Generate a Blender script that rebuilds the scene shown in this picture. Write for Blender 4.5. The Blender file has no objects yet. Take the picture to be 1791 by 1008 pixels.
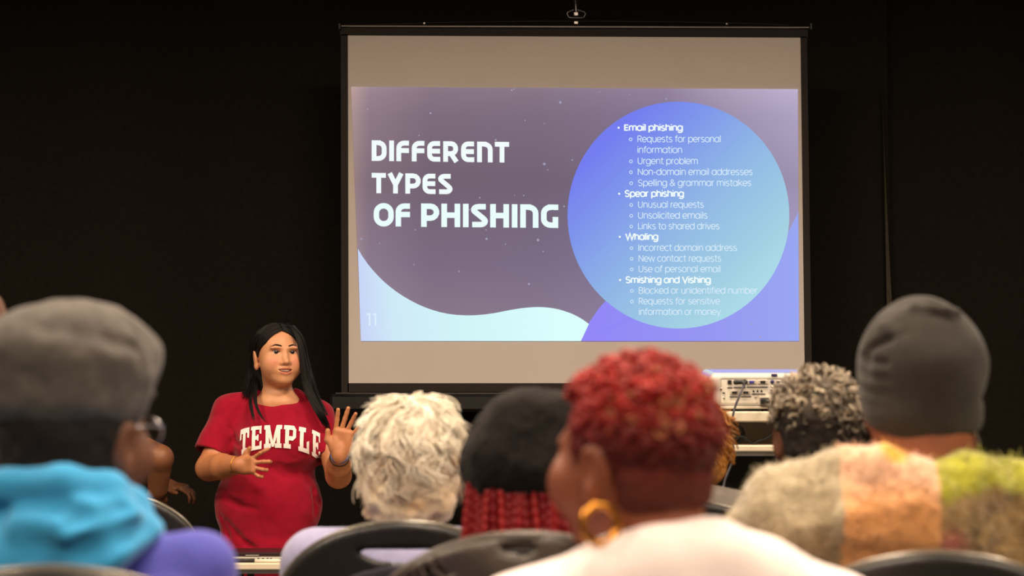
import bpy, math, random
import numpy as np
from mathutils import Vector, Matrix
random.seed(7); RNG = np.random.default_rng(7)
scene = bpy.context.scene
COL = scene.collection

# ------------------------------------------------------------------ camera
FPX = 1791 * 70.0 / 36.0
CAMZ = 1.22
PITCH = math.atan((720 - 504) / FPX)
cam_d = bpy.data.cameras.new('camera'); cam_d.lens = 70; cam_d.sensor_width = 36
cam = bpy.data.objects.new('camera', cam_d); COL.objects.link(cam)
cam.location = (0, 0, CAMZ); cam.rotation_euler = (math.pi / 2 + PITCH, 0, 0)
cam_d.dof.use_dof = True; cam_d.dof.focus_distance = 7.4; cam_d.dof.aperture_fstop = 3.8
scene.camera = cam

def at(px, py, Y):
    u = (px - 895.5) / FPX; v = (504 - py) / FPX
    dy = math.cos(PITCH) - v * math.sin(PITCH); dz = math.sin(PITCH) + v * math.cos(PITCH)
    t = Y / dy
    return np.array([t * u, Y, CAMZ + t * dz])

# ------------------------------------------------------------------ world and light
def lin(r, g, b):
    f = lambda c: (c / 255 / 12.92) if c <= 10.3 else ((c / 255 + .055) / 1.055) ** 2.4
    return (f(r), f(g), f(b), 1.0)
world = bpy.data.worlds.new('world'); scene.world = world; world.use_nodes = True
world.node_tree.nodes['Background'].inputs[0].default_value = (1, .85, .7, 1)
world.node_tree.nodes['Background'].inputs[1].default_value = 0.02
scene.view_settings.view_transform = 'Standard'
scene.view_settings.look = 'None'
scene.view_settings.exposure = 0.0
scene.view_settings.gamma = 1.0
scene.view_settings.use_curve_mapping = False
LAMP_COLOR = (1.0, 0.80, 0.60)
LAMP_POWER = 66.0
LAMP_SPOTS = [(-2.3, .4), (0.1, .4), (2.5, .4), (-2.3, 2.9), (0.1, 2.9), (2.5, 2.9), (-2.3, 5.2), (0.1, 5.2), (2.5, 5.2)]
CEIL = 3.3

# ------------------------------------------------------------------ materials
def mat(name, color, rough=.6, var=.0, nscale=30., bump=.0, bscale=None, metal=0., sheen=0., attr=None,
        emit=None, estr=1., spec=.5, sss=0., coat=0., wave=None):
    # one principled material; colour may vary by noise or come from a colour attribute
    m = bpy.data.materials.new(name); m.use_nodes = True
    nt = m.node_tree; p = nt.nodes['Principled BSDF']
    p.inputs['Roughness'].default_value = rough; p.inputs['Metallic'].default_value = metal
    p.inputs['Specular IOR Level'].default_value = spec
    p.inputs['Sheen Weight'].default_value = sheen
    p.inputs['Coat Weight'].default_value = coat
    if sss:
        p.inputs['Subsurface Weight'].default_value = sss
        p.inputs['Subsurface Radius'].default_value = (.012, .004, .002)
        p.inputs['Subsurface Scale'].default_value = 1.0
    tc = nt.nodes.new('ShaderNodeTexCoord')
    if attr:
        a = nt.nodes.new('ShaderNodeAttribute'); a.attribute_name = attr; csock = a.outputs['Color']
    else:
        rgb = nt.nodes.new('ShaderNodeRGB'); rgb.outputs[0].default_value = color; csock = rgb.outputs[0]
    if var > 0:
        n = nt.nodes.new('ShaderNodeTexNoise'); n.inputs['Scale'].default_value = nscale; n.inputs['Detail'].default_value = 4
        nt.links.new(tc.outputs['Object'], n.inputs['Vector'])
        mr = nt.nodes.new('ShaderNodeMapRange'); mr.inputs[1].default_value = .3; mr.inputs[2].default_value = .7
        mr.inputs[3].default_value = 1 - var; mr.inputs[4].default_value = 1 + var
        nt.links.new(n.outputs[0], mr.inputs[0])
        mx = nt.nodes.new('ShaderNodeMix'); mx.data_type = 'RGBA'; mx.blend_type = 'MULTIPLY'; mx.inputs[0].default_value = 1
        nt.links.new(csock, mx.inputs[6]); nt.links.new(mr.outputs[0], mx.inputs[7]); csock = mx.outputs[2]
    nt.links.new(csock, p.inputs['Base Color'])
    if bump > 0:
        if wave:
            n2 = nt.nodes.new('ShaderNodeTexWave'); n2.inputs['Scale'].default_value = bscale or 60; n2.inputs['Distortion'].default_value = wave
        else:
            n2 = nt.nodes.new('ShaderNodeTexNoise'); n2.inputs['Scale'].default_value = bscale or nscale * 3; n2.inputs['Detail'].default_value = 3
        nt.links.new(tc.outputs['Object'], n2.inputs['Vector'])
        b = nt.nodes.new('ShaderNodeBump'); b.inputs['Strength'].default_value = bump; b.inputs['Distance'].default_value = .004
        nt.links.new(n2.outputs['Color' if wave else 0], b.inputs['Height']); nt.links.new(b.outputs[0], p.inputs['Normal'])
    if emit:
        p.inputs['Emission Color'].default_value = emit; p.inputs['Emission Strength'].default_value = estr
    return m

# ------------------------------------------------------------------ object helpers
def empty(name, loc=(0, 0, 0), label=None, cat=None, group=None, rz=0):
    o = bpy.data.objects.new(name, None); COL.objects.link(o)
    o.location = tuple(float(c) for c in loc); o.rotation_euler = (0, 0, rz); o.empty_display_size = .1
    tag(o, label, cat, group); return o
def tag(o, label=None, cat=None, group=None, kind=None):
    if label: o['label'] = label
    if cat: o['category'] = cat
    if group: o['group'] = group
    if kind: o['kind'] = kind
    return o
def rootloc(parent):
    off = np.zeros(3)
    while parent is not None:
        off += np.array(parent.location); parent = parent.parent
    return off
def mesh_obj(name, V, F, material, parent=None, smooth=True, world=True, col=None, label=None):
    """one mesh object; V given in world space (world=True) or in the parent's own space"""
    V = np.asarray(V, dtype=np.float64)
    if world and parent is not None: V = V - rootloc(parent)
    me = bpy.data.meshes.new(name)
    if isinstance(F, np.ndarray):
        nf, k = F.shape
        me.vertices.add(len(V)); me.vertices.foreach_set('co', V.astype(np.float32).ravel())
        me.loops.add(nf * k); me.loops.foreach_set('vertex_index', F.astype(np.int32).ravel())
        me.polygons.add(nf); me.polygons.foreach_set('loop_start', np.arange(0, nf * k, k, dtype=np.int32))
        me.update(calc_edges=True)
    else:
        me.from_pydata([tuple(v) for v in V], [], F); me.update()
    if smooth: me.polygons.foreach_set('use_smooth', np.ones(len(me.polygons), dtype=bool))
    if col is not None:
        ca = me.color_attributes.new('Col', 'FLOAT_COLOR', 'POINT')
        c4 = np.ones((len(V), 4), np.float32); c4[:, :3] = col[:, :3]
        ca.data.foreach_set('color', c4.ravel())
    me.materials.append(material)
    o = bpy.data.objects.new(name, me); COL.objects.link(o)
    if parent is not None: o.parent = parent
    if label: o['label'] = label
    return o
def copy_tree(o, parent=None):
    c = o.copy(); COL.objects.link(c); c.parent = parent
    for ch in o.children: copy_tree(ch, c)
    return c

class MB:
    """mesh collector of boxes, tubes, prisms"""
    def __init__(s): s.V = []; s.F = []
    def add(s, V, F):
        n = len(s.V); s.V += [tuple(map(float, v)) for v in V]; s.F += [tuple(int(i) + n for i in f) for f in F]; return s
    def box(s, c, h, bev=0., R=None):
        c = np.array(c, float); h = np.array(h, float); bev = min(bev, .49 * 2 * h.min())
        if bev <= 0:
            V = [(sx * h[0], sy * h[1], sz * h[2]) for sx in (-1, 1) for sy in (-1, 1) for sz in (-1, 1)]
            F = [(0, 1, 3, 2), (4, 6, 7, 5), (0, 4, 5, 1), (2, 3, 7, 6), (0, 2, 6, 4), (1, 5, 7, 3)]
        else:   # chamfered box: 24 verts
            V = []; idx = {}
            for sx in (-1, 1):
                for sy in (-1, 1):
                    for sz in (-1, 1):
                        sg = (sx, sy, sz)
                        for a in range(3):
                            v = [sg[i] * (h[i] - (0 if i == a else bev)) for i in range(3)]
                            idx[(sx, sy, sz, a)] = len(V); V.append(tuple(v))
            F = []
            for a in range(3):
                b, c2 = (a + 1) % 3, (a + 2) % 3
                for sg in (-1, 1):
                    q = []
                    for (u, w) in ((-1, -1), (1, -1), (1, 1), (-1, 1)):
                        k = [0, 0, 0]; k[a] = sg; k[b] = u; k[c2] = w; q.append(idx[(k[0], k[1], k[2], a)])
                    F.append(tuple(q if sg > 0 else q[::-1]))
                for u in (-1, 1):
                    for w in (-1, 1):   # edge along a
                        k0 = [0, 0, 0]; k0[b] = u; k0[c2] = w; k1 = list(k0); k0[a] = -1; k1[a] = 1
                        q = [idx[(*k0, b)], idx[(*k1, b)], idx[(*k1, c2)], idx[(*k0, c2)]]
                        F.append(tuple(q if u * w < 0 else q[::-1]))
            for sx in (-1, 1):
                for sy in (-1, 1):
                    for sz in (-1, 1):
                        t = [idx[(sx, sy, sz, a)] for a in range(3)]
                        F.append(tuple(t if sx * sy * sz > 0 else t[::-1]))
        V = np.array(V)
        if R is not None: V = V @ np.array(R).T
        return s.add(V + c, F)
    def tube(s, pts, r, sides=8, cap=True):
        V, F = tubes([(np.array(pts, float), np.full(len(pts), r) if np.isscalar(r) else np.array(r))], sides)
        n = len(pts)
        F = [tuple(f) for f in F]
        if cap: F += [tuple(range(sides))[::-1], tuple(range((n - 1) * sides, n * sides))]
        return s.add(V, F)
    def cyl(s, a, b, r, sides=16): return s.tube([a, b], r, sides)
    def build(s, name, material, parent=None, smooth=False, world=True, label=None):
        o = mesh_obj(name, np.array(s.V), s.F, material, parent, smooth, world, label=label)
        return o

def tubes(paths, sides=4):
    Vs = []; Fs = []; n0 = 0
    ang = np.arange(sides) * 2 * math.pi / sides
    ca, sa = np.cos(ang), np.sin(ang)
    for P, r in paths:
        n = len(P); T = np.gradient(P, axis=0); T /= np.linalg.norm(T, axis=1)[:, None] + 1e-9
        ref = np.array([.13, .21, .97]) if abs(T[0][2]) < .9 else np.array([.97, .21, .13])
        N = np.cross(T, ref); bad = np.linalg.norm(N, axis=1) < .05
        N[0] = N[0] / (np.linalg.norm(N[0]) + 1e-9)
        for i in range(1, n):
            v = N[i - 1] - T[i] * np.dot(N[i - 1], T[i]); N[i] = v / (np.linalg.norm(v) + 1e-9)
        B = np.cross(T, N)
        V = P[:, None, :] + r[:, None, None] * (ca[None, :, None] * N[:, None, :] + sa[None, :, None] * B[:, None, :])
        Vs.append(V.reshape(-1, 3))
        i = np.arange(n - 1)[:, None] * sides; j = np.arange(sides)[None, :]; j2 = (j + 1) % sides
        F = np.stack([i + j, i + j2, i + sides + j2, i + sides + j], -1).reshape(-1, 4)
        Fs.append(F + n0); n0 += n * sides
    return np.concatenate(Vs), np.concatenate(Fs)

# ------------------------------------------------------------------ noise
def vnoise(P, scale, seed=0):
    q = np.asarray(P, float) * scale + seed * 17.31; i = np.floor(q).astype(np.int64); f = q - i; f = f * f * (3 - 2 * f)
    def h(a, b, c):
        n = (a * 73856093) ^ (b * 19349663) ^ (c * 83492791) ^ (seed * 2654435761 & 0x7fffffff)
        n = (n ^ (n >> 13)) * 1274126177 & 0x7fffffff
        return ((n ^ (n >> 16)) & 0xffff) / 65535.0
    r = 0
    for dx in (0, 1):
        for dy in (0, 1):
            for dz in (0, 1):
                w = (f[..., 0] if dx else 1 - f[..., 0]) * (f[..., 1] if dy else 1 - f[..., 1]) * (f[..., 2] if dz else 1 - f[..., 2])
                r = r + w * h(i[..., 0] + dx, i[..., 1] + dy, i[..., 2] + dz)
    return r * 2 - 1

# ------------------------------------------------------------------ implicit surfaces
def rot(x=0, y=0, z=0):
    return np.array(Matrix.Rotation(math.radians(z), 3, 'Z') @ Matrix.Rotation(math.radians(y), 3, 'Y') @ Matrix.Rotation(math.radians(x), 3, 'X'))
def axis_of(*segs):
    """segs: (start, end, step)... joined into one rising axis"""
    out = []
    for a, b, st in segs:
        n = max(1, int(round((b - a) / st))); out.append(np.linspace(a, b, n, endpoint=False))
    out.append([segs[-1][1]])
    return np.concatenate(out)
class Vol:
    def __init__(s, xs, ys, zs):
        s.ax = [np.asarray(a, np.float64) for a in (xs, ys, zs)]
        s.D = np.full([len(a) for a in s.ax], 10., np.float32)
        s.frame()
    @classmethod
    def uni(cls, lo, hi, st):
        return cls(*[np.arange(l, h + st, st) for l, h in zip(lo, hi)])
    def like(s): return Vol(*s.ax)
    def frame(s, t=(0, 0, 0), R=None, sc=1.): s.t = np.array(t, float); s.R = np.eye(3) if R is None else np.array(R, float); s.sc = sc; return s
    def w(s, p): return s.t + s.sc * (s.R @ np.array(p, float))
    def _grid(s, lo, hi):
        sl = []
        for a, l, h in zip(s.ax, lo, hi):
            i = max(0, int(np.searchsorted(a, l)) - 3); j = min(len(a), int(np.searchsorted(a, h)) + 3)
            if j - i < 2: return None, None
            sl.append(slice(i, j))
        X = s.ax[0][sl[0]][:, None, None]; Y = s.ax[1][sl[1]][None, :, None]; Z = s.ax[2][sl[2]][None, None, :]
        return tuple(sl), (X, Y, Z)
    def _op(s, sl, d, k, op):
        a = s.D[sl]; d = d.astype(np.float32)
        if op == '+':
            r = np.minimum(a, d)
            if k > 0: r = r - np.maximum(k - np.abs(a - d), 0) ** 2 / (4 * k)
        else:
            d = -d; r = np.maximum(a, d)
            if k > 0: r = r + np.maximum(k - np.abs(a - d), 0) ** 2 / (4 * k)
        s.D[sl] = r
    def cap(s, a, b, ra, rb=None, k=.01, op='+'):
        rb = ra if rb is None else rb
        a = s.w(a); b = s.w(b); ra *= s.sc; rb *= s.sc; m = max(ra, rb) + k
        sl, G = s._grid(np.minimum(a, b) - m, np.maximum(a, b) + m)
        if sl is None: return s
        ab = b - a; L = ab @ ab + 1e-12
        q = [G[i] - a[i] for i in range(3)]
        t = np.clip((q[0] * ab[0] + q[1] * ab[1] + q[2] * ab[2]) / L, 0, 1)
        d = np.sqrt(sum((q[i] - t * ab[i]) ** 2 for i in range(3))) - (ra + (rb - ra) * t)
        s._op(sl, d, k, op); return s
    def path(s, pts, rs, k=.008, op='+'):
        if np.isscalar(rs): rs = [rs] * len(pts)
        for i in range(len(pts) - 1): s.cap(pts[i], pts[i + 1], rs[i], rs[i + 1], k, op)
        return s
    def ell(s, c, r, k=.01, op='+', R=None):
        c = s.w(c); r = np.array(r, float) * s.sc; M = s.R if R is None else s.R @ np.array(R)
        ext = np.sqrt(((M * r) ** 2).sum(1)) + k
        sl, G = s._grid(c - ext, c + ext)
        if sl is None: return s
        q = [G[i] - c[i] for i in range(3)]
        l = [q[0] * M[0, j] + q[1] * M[1, j] + q[2] * M[2, j] for j in range(3)]
        k0 = np.sqrt(sum((l[j] / r[j]) ** 2 for j in range(3))); k1 = np.sqrt(sum((l[j] / r[j] ** 2) ** 2 for j in range(3))) + 1e-9
        s._op(sl, k0 * (k0 - 1) / k1, k, op); return s
    def box(s, c, h, rad=.01, k=.005, op='+', R=None):
        c = s.w(c); h = np.array(h, float) * s.sc; M = s.R if R is None else s.R @ np.array(R)
        ext = np.abs(M) @ h + k
        sl, G = s._grid(c - ext, c + ext)
        if sl is None: return s
        q = [G[i] - c[i] for i in range(3)]
        l = [np.abs(q[0] * M[0, j] + q[1] * M[1, j] + q[2] * M[2, j]) - (h[j] - rad) for j in range(3)]
        d = np.sqrt(sum(np.maximum(x, 0) ** 2 for x in l)) + np.minimum(np.maximum(np.maximum(l[0], l[1]), l[2]), 0) - rad
        s._op(sl, d, k, op); return s
    def below(s, p, n, k=0.):   # cut away everything on the +n side of the plane through p
        n = s.R @ np.array(n, float); n /= np.linalg.norm(n); p = s.w(p)
        d = (s.ax[0][:, None, None] - p[0]) * n[0] + (s.ax[1][None, :, None] - p[1]) * n[1] + (s.ax[2][None, None, :] - p[2]) * n[2]
        a = s.D; d = d.astype(np.float32)
        r = np.maximum(a, d)
        if k > 0: r = r + np.maximum(k - np.abs(a - d), 0) ** 2 / (4 * k)
        s.D = r; return s
    def merge(s, o, k=0.):
        s._op((slice(None),) * 3, o.D, k, '+'); return s
    def noise(s, amp, scale, seed=0):
        near = np.abs(s.D) < .05; idx = np.argwhere(near)
        P = np.stack([s.ax[i][idx[:, i]] for i in range(3)], -1)
        s.D[near] += (amp * vnoise(P, scale, seed)).astype(np.float32); return s
    def mesh(s):
        D = s.D; S = D < 0
        n = [d - 1 for d in D.shape]
        cnt = np.zeros(n, np.int8)
        offs = [(a, b, c) for a in (0, 1) for b in (0, 1) for c in (0, 1)]
        for a, b, c in offs: cnt += S[a:a + n[0], b:b + n[1], c:c + n[2]]
        act = (cnt > 0) & (cnt < 8)
        idx = np.argwhere(act)
        vals = np.stack([D[idx[:, 0] + a, idx[:, 1] + b, idx[:, 2] + c] for a, b, c in offs], 1).astype(np.float64)
        acc = np.zeros((len(idx), 3)); num = np.zeros(len(idx))
        for i in range(8):
            for j in range(i + 1, 8):
                oi, oj = np.array(offs[i]), np.array(offs[j])
                if np.abs(oi - oj).sum() != 1: continue
                vi, vj = vals[:, i], vals[:, j]; m = (vi < 0) != (vj < 0)
                t = np.where(m, vi / np.where(m, vi - vj, 1), 0)
                acc += np.where(m[:, None], oi + t[:, None] * (oj - oi), 0); num += m
        fr = acc / num[:, None]
        V = np.stack([s.ax[d][idx[:, d]] + fr[:, d] * (s.ax[d][idx[:, d] + 1] - s.ax[d][idx[:, d]]) for d in range(3)], -1)
        ids = np.full(n, -1, np.int32); ids[act] = np.arange(len(idx))
        Fs = []
        for d in range(3):
            e = [slice(None)] * 3; e2 = [slice(None)] * 3; e[d] = slice(0, -1); e2[d] = slice(1, None)
            A = S[tuple(e)]; B = S[tuple(e2)]; ch = np.argwhere(A != B)
            u, v = (d + 1) % 3, (d + 2) % 3
            ok = (ch[:, u] > 0) & (ch[:, v] > 0) & (ch[:, u] < n[u]) & (ch[:, v] < n[v]); ch = ch[ok]
            inside = A[tuple(ch.T)]
            q = []
            for du, dv in ((-1, -1), (0, -1), (0, 0), (-1, 0)):
                c = ch.copy(); c[:, u] += du; c[:, v] += dv; q.append(ids[tuple(c.T)])
            q = np.stack(q, 1); q[~inside] = q[~inside][:, ::-1]; Fs.append(q)
        F = np.concatenate(Fs); F = F[(F >= 0).all(1)]
        return V, F
def relax(V, F, it=1, lam=.5):
    E = np.concatenate([F[:, [0, 1]], F[:, [1, 2]], F[:, [2, 3]], F[:, [3, 0]]])
    for _ in range(it):
        acc = np.zeros_like(V); n = np.zeros(len(V))
        for a, b in ((0, 1), (1, 0)):
            for d in range(3): acc[:, d] += np.bincount(E[:, a], V[E[:, b], d], len(V))
            n += np.bincount(E[:, a], minlength=len(V))
        V = V + lam * (acc / np.maximum(n, 1)[:, None] - V)
    return V
def vnormals(V, F):
    N = np.cross(V[F[:, 2]] - V[F[:, 0]], V[F[:, 3]] - V[F[:, 1]])
    out = np.zeros_like(V)
    for i in range(4):
        for d in range(3): out[:, d] += np.bincount(F[:, i], N[:, d], len(V))
    return out / (np.linalg.norm(out, axis=1)[:, None] + 1e-12)
def mix(a, b, t):
    t = np.clip(t, 0, 1)[..., None]; return np.asarray(a)[..., :3] * (1 - t) + np.asarray(b)[..., :3] * t
def sstep(a, b, x):
    t = np.clip((x - a) / (b - a), 0, 1); return t * t * (3 - 2 * t)
def smooth_pts(P, n):
    P = np.array(P, float); t = np.arange(len(P)); tt = np.linspace(0, len(P) - 1, n); out = []
    for x in tt:
        i = min(int(x), len(P) - 2); f = x - i; p0, p1, p2, p3 = P[max(i - 1, 0)], P[i], P[i + 1], P[min(i + 2, len(P) - 1)]
        out.append(.5 * ((2 * p1) + (-p0 + p2) * f + (2 * p0 - 5 * p1 + 4 * p2 - p3) * f * f + (-p0 + 3 * p1 - 3 * p2 + p3) * f ** 3))
    return np.array(out)
# ------------------------------------------------------------------ shared materials
M = {}
M['plaster'] = mat('plaster', lin(150, 140, 125), .9, .05, 8)
M['ceiling'] = mat('ceiling_tile', lin(200, 195, 185), .9, .05, 40, .2, 200)
M['carpet'] = mat('carpet', lin(60, 58, 60), .95, .25, 120, .4, 300)
M['drape'] = mat('drape', lin(33, 30, 25), .95, .15, 60, .2, 500, spec=.05)
M['lit_drape_edge'] = mat('lit_drape_edge', lin(80, 74, 60), .95, .15, 60, .2, 500, spec=.05)  # drape cloth made paler, light on the turned edge put into the colour
M['black_metal'] = mat('black_metal', lin(26, 24, 23), .35, .05, 40, spec=.4)
M['black_vinyl'] = mat('black_vinyl', lin(42, 37, 34), .8, .06, 90, spec=.2)
M['canvas'] = mat('canvas', lin(198, 188, 181), .9, .015, 4, .05, 900, spec=.1)
M['chrome'] = mat('chrome', lin(200, 198, 195), .18, .03, 20, metal=1.)
M['steel'] = mat('steel', lin(150, 145, 140), .35, .05, 40, metal=1.)
M['black_plastic'] = mat('black_plastic', lin(30, 28, 27), .42, .06, 60, .08, 300)
M['navy'] = mat('navy_fabric', lin(38, 34, 48), .9, .2, 180, .3, 400, sheen=.2)
M['white_plastic'] = mat('white_plastic', lin(232, 224, 208), .42, .02, 30)
M['grey_plastic'] = mat('grey_plastic', lin(196, 186, 170), .45, .03, 30)
M['laminate'] = mat('laminate', lin(214, 200, 175), .45, .05, 14)
M['dark_print'] = mat('dark_print', lin(70, 66, 78), .6)
M['port_black'] = mat('port_black', lin(22, 20, 20), .5)
M['port_blue'] = mat('port_blue', lin(60, 62, 150), .5)
M['port_violet'] = mat('port_violet', lin(45, 42, 90), .5)
M['port_red'] = mat('port_red', lin(150, 70, 60), .5)
M['cable_grey'] = mat('cable_grey', lin(70, 66, 74), .45)
M['cable_black'] = mat('cable_black', lin(20, 19, 19), .45)
M['gold'] = mat('gold', lin(212, 146, 62), .25, .06, 60, metal=1.)
M['denim'] = mat('trouser_cloth', lin(40, 44, 58), .9, .2, 120, .3, 400)
M['black_cloth'] = mat('black_cloth', lin(24, 23, 23), .95, .15, 90, .3, 300, spec=.15)
M['shoe'] = mat('shoe_leather', lin(36, 32, 30), .5, .1, 60)
M['eye_white'] = mat('eye', (1, 1, 1, 1), .15, attr='Col')
M['tooth'] = mat('tooth', lin(240, 226, 205), .3, .03, 200)

# ------------------------------------------------------------------ the room
def plane_box(name, c, h, material, kind='structure'):
    o = MB().box(c, h).build(name, material); tag(o, kind=kind); return o
YB = 9.3
plane_box('floor', (0, 3, -.05), (5.1, 6.6, .05), M['carpet'])
plane_box('ceiling', (0, 3, CEIL + .05), (5.1, 6.6, .05), M['ceiling'])
plane_box('wall_back', (0, YB + .05, CEIL / 2), (5.1, .05, CEIL / 2), M['plaster'])
plane_box('wall_front', (0, -3.45, CEIL / 2), (5.1, .05, CEIL / 2), M['plaster'])
plane_box('wall_left', (-5.05, 2.95, CEIL / 2), (.05, 6.3, CEIL / 2), M['plaster'])
plane_box('wall_right', (5.05, 2.95, CEIL / 2), (.05, 6.3, CEIL / 2), M['plaster'])

M['lamp_frame'] = mat('lamp_frame', lin(225, 222, 215), .5)
M['diffuser'] = mat('diffuser', (.8, .8, .8, 1), .5, emit=(*LAMP_COLOR, 1), estr=6.)
lw = ['left', 'middle', 'right']; lr = ['above the photographer', 'above the audience rows', 'nearest the screen']
for i, (x, y) in enumerate(LAMP_SPOTS):
    r = empty('ceiling_light', (x, y, CEIL), 'square recessed ceiling light panel, %s of the row %s' % (lw[i % 3], lr[i // 3]), 'light', 'ceiling light panels')
    m = MB()
    for sx in (-1, 1):
        m.box((sx * .31, 0, -.02), (.015, .325, .02)); m.box((0, sx * .31, -.02), (.295, .015, .02))
    m.build('lamp_frame', M['lamp_frame'], r, world=False)
    MB().box((0, 0, -.012), (.295, .295, .006)).build('diffuser', M['diffuser'], r, world=False)
    ld = bpy.data.lights.new('lamp', 'AREA'); ld.shape = 'SQUARE'; ld.size = .58; ld.energy = LAMP_POWER; ld.color = LAMP_COLOR
    lo = bpy.data.objects.new('lamp', ld); COL.objects.link(lo); lo.parent = r; lo.location = (0, 0, -.03)

# black drapes: two hung panels meeting at the seam right of the screen
def drape(name, x0, x1, y0, folds, seed, label, edge):
    nx, nz = int((x1 - x0) / .025), 24
    xs = np.linspace(x0, x1, nx + 1); zs = np.linspace(.02, CEIL - .04, nz + 1)
    X, Z = np.meshgrid(xs, zs, indexing='ij')
    rr = np.random.default_rng(seed); Yw = np.zeros_like(X)
    for k in range(5):
        Yw += .016 * np.sin(X * folds * (1 + .37 * k) + rr.uniform(0, 6.28) + .15 * np.sin(Z * 1.3 + k)) / (1 + .5 * k)
    V = np.stack([X, y0 + Yw, Z], -1).reshape(-1, 3)
    i = np.arange(nx)[:, None] * (nz + 1); j = np.arange(nz)[None, :]
    F = np.stack([i + j, i + j + nz + 1, i + j + nz + 2, i + j + 1], -1).reshape(-1, 4)
    nV = len(V); V2 = V + np.array([0, .006, 0])
    F2 = F[:, ::-1] + nV
    r = empty(name, ((x0 + x1) / 2, y0, 0), label, 'curtain')
    mesh_obj('drape_panel', np.concatenate([V, V2]), np.concatenate([F, F2]), M['drape'], r)
    m = MB(); m.tube([(x0, y0 + .02, CEIL - .03), (x1, y0 + .02, CEIL - .03)], .016, 8); m.build('curtain_rail', M['black_metal'], r)
    return r
YC = 8.75
XS = at(1549, 400, YC)[0]
drape('curtain', -4.9, XS + .01, YC, 5., 1, 'wide black curtain hanging behind the presenter and the projection screen', 0)
cr = drape('curtain', XS - .004, 4.9, YC + .06, 5., 2, 'black curtain right of the pale seam above the dark beanie', 1)
# turned-out hem at the seam, widening downwards; light on it painted as paler cloth
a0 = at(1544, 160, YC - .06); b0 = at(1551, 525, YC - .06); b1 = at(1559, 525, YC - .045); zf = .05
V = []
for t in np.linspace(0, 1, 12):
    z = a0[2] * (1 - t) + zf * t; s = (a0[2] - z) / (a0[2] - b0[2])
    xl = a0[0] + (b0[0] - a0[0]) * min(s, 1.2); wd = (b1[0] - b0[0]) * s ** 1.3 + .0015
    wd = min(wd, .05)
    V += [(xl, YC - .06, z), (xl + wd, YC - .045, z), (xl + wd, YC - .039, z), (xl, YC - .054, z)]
F = []
for k in range(11):
    for e in range(4): F.append((4 * k + e, 4 * k + (e + 1) % 4, 4 * k + 4 + (e + 1) % 4, 4 * k + 4 + e))
mesh_obj('lit_curtain_hem', V, F, M['lit_drape_edge'], cr, smooth=False)

# ------------------------------------------------------------------ stroke lettering
def arc(cx, cy, rx, ry, a0, a1, n=10):
    a = np.radians(np.linspace(a0, a1, n)); return [(cx + rx * math.cos(t), cy + ry * math.sin(t)) for t in a]
def stroke(P, w):
    P = np.array(P, float); P = P[np.concatenate([[True], np.linalg.norm(np.diff(P, axis=0), axis=1) > 1e-4 * max(1., np.abs(P).max() * .01)])]; n = len(P); d = np.diff(P, axis=0); d /= np.linalg.norm(d, axis=1)[:, None] + 1e-9
    nr = np.stack([-d[:, 1], d[:, 0]], 1)
    closed = np.linalg.norm(P[0] - P[-1]) < 1e-6
    off = np.zeros_like(P)
    for i in range(n):
        a = nr[i - 1] if i > 0 else (nr[-1] if closed else nr[0]); b = nr[i] if i < n - 1 else (nr[0] if closed else nr[-1])
        m = a + b; m /= np.linalg.norm(m) + 1e-9; off[i] = m / max(.35, m @ b)
    V = np.concatenate([P + off * w / 2, P - off * w / 2])
    F = [(i, i + n, i + n + 1, i + 1) for i in range(n - 1)]
    return V, F
XH, CH, AH, DE = .548, .70, .74, -.215
def O_(cx, r=.265, ry=None): return arc(cx, XH / 2, r, ry or XH / 2, 0, 360, 21)
def stem(x, y0=0, y1=XH): return [(x, y0), (x, y1)]
def hump(x0, x1, top=XH): r = (x1 - x0) / 2; return [(x0, .0)] * 0 + arc(x0 + r, top - r * 1.0, r, r, 180, 0, 9) + [(x1, 0)]
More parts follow.
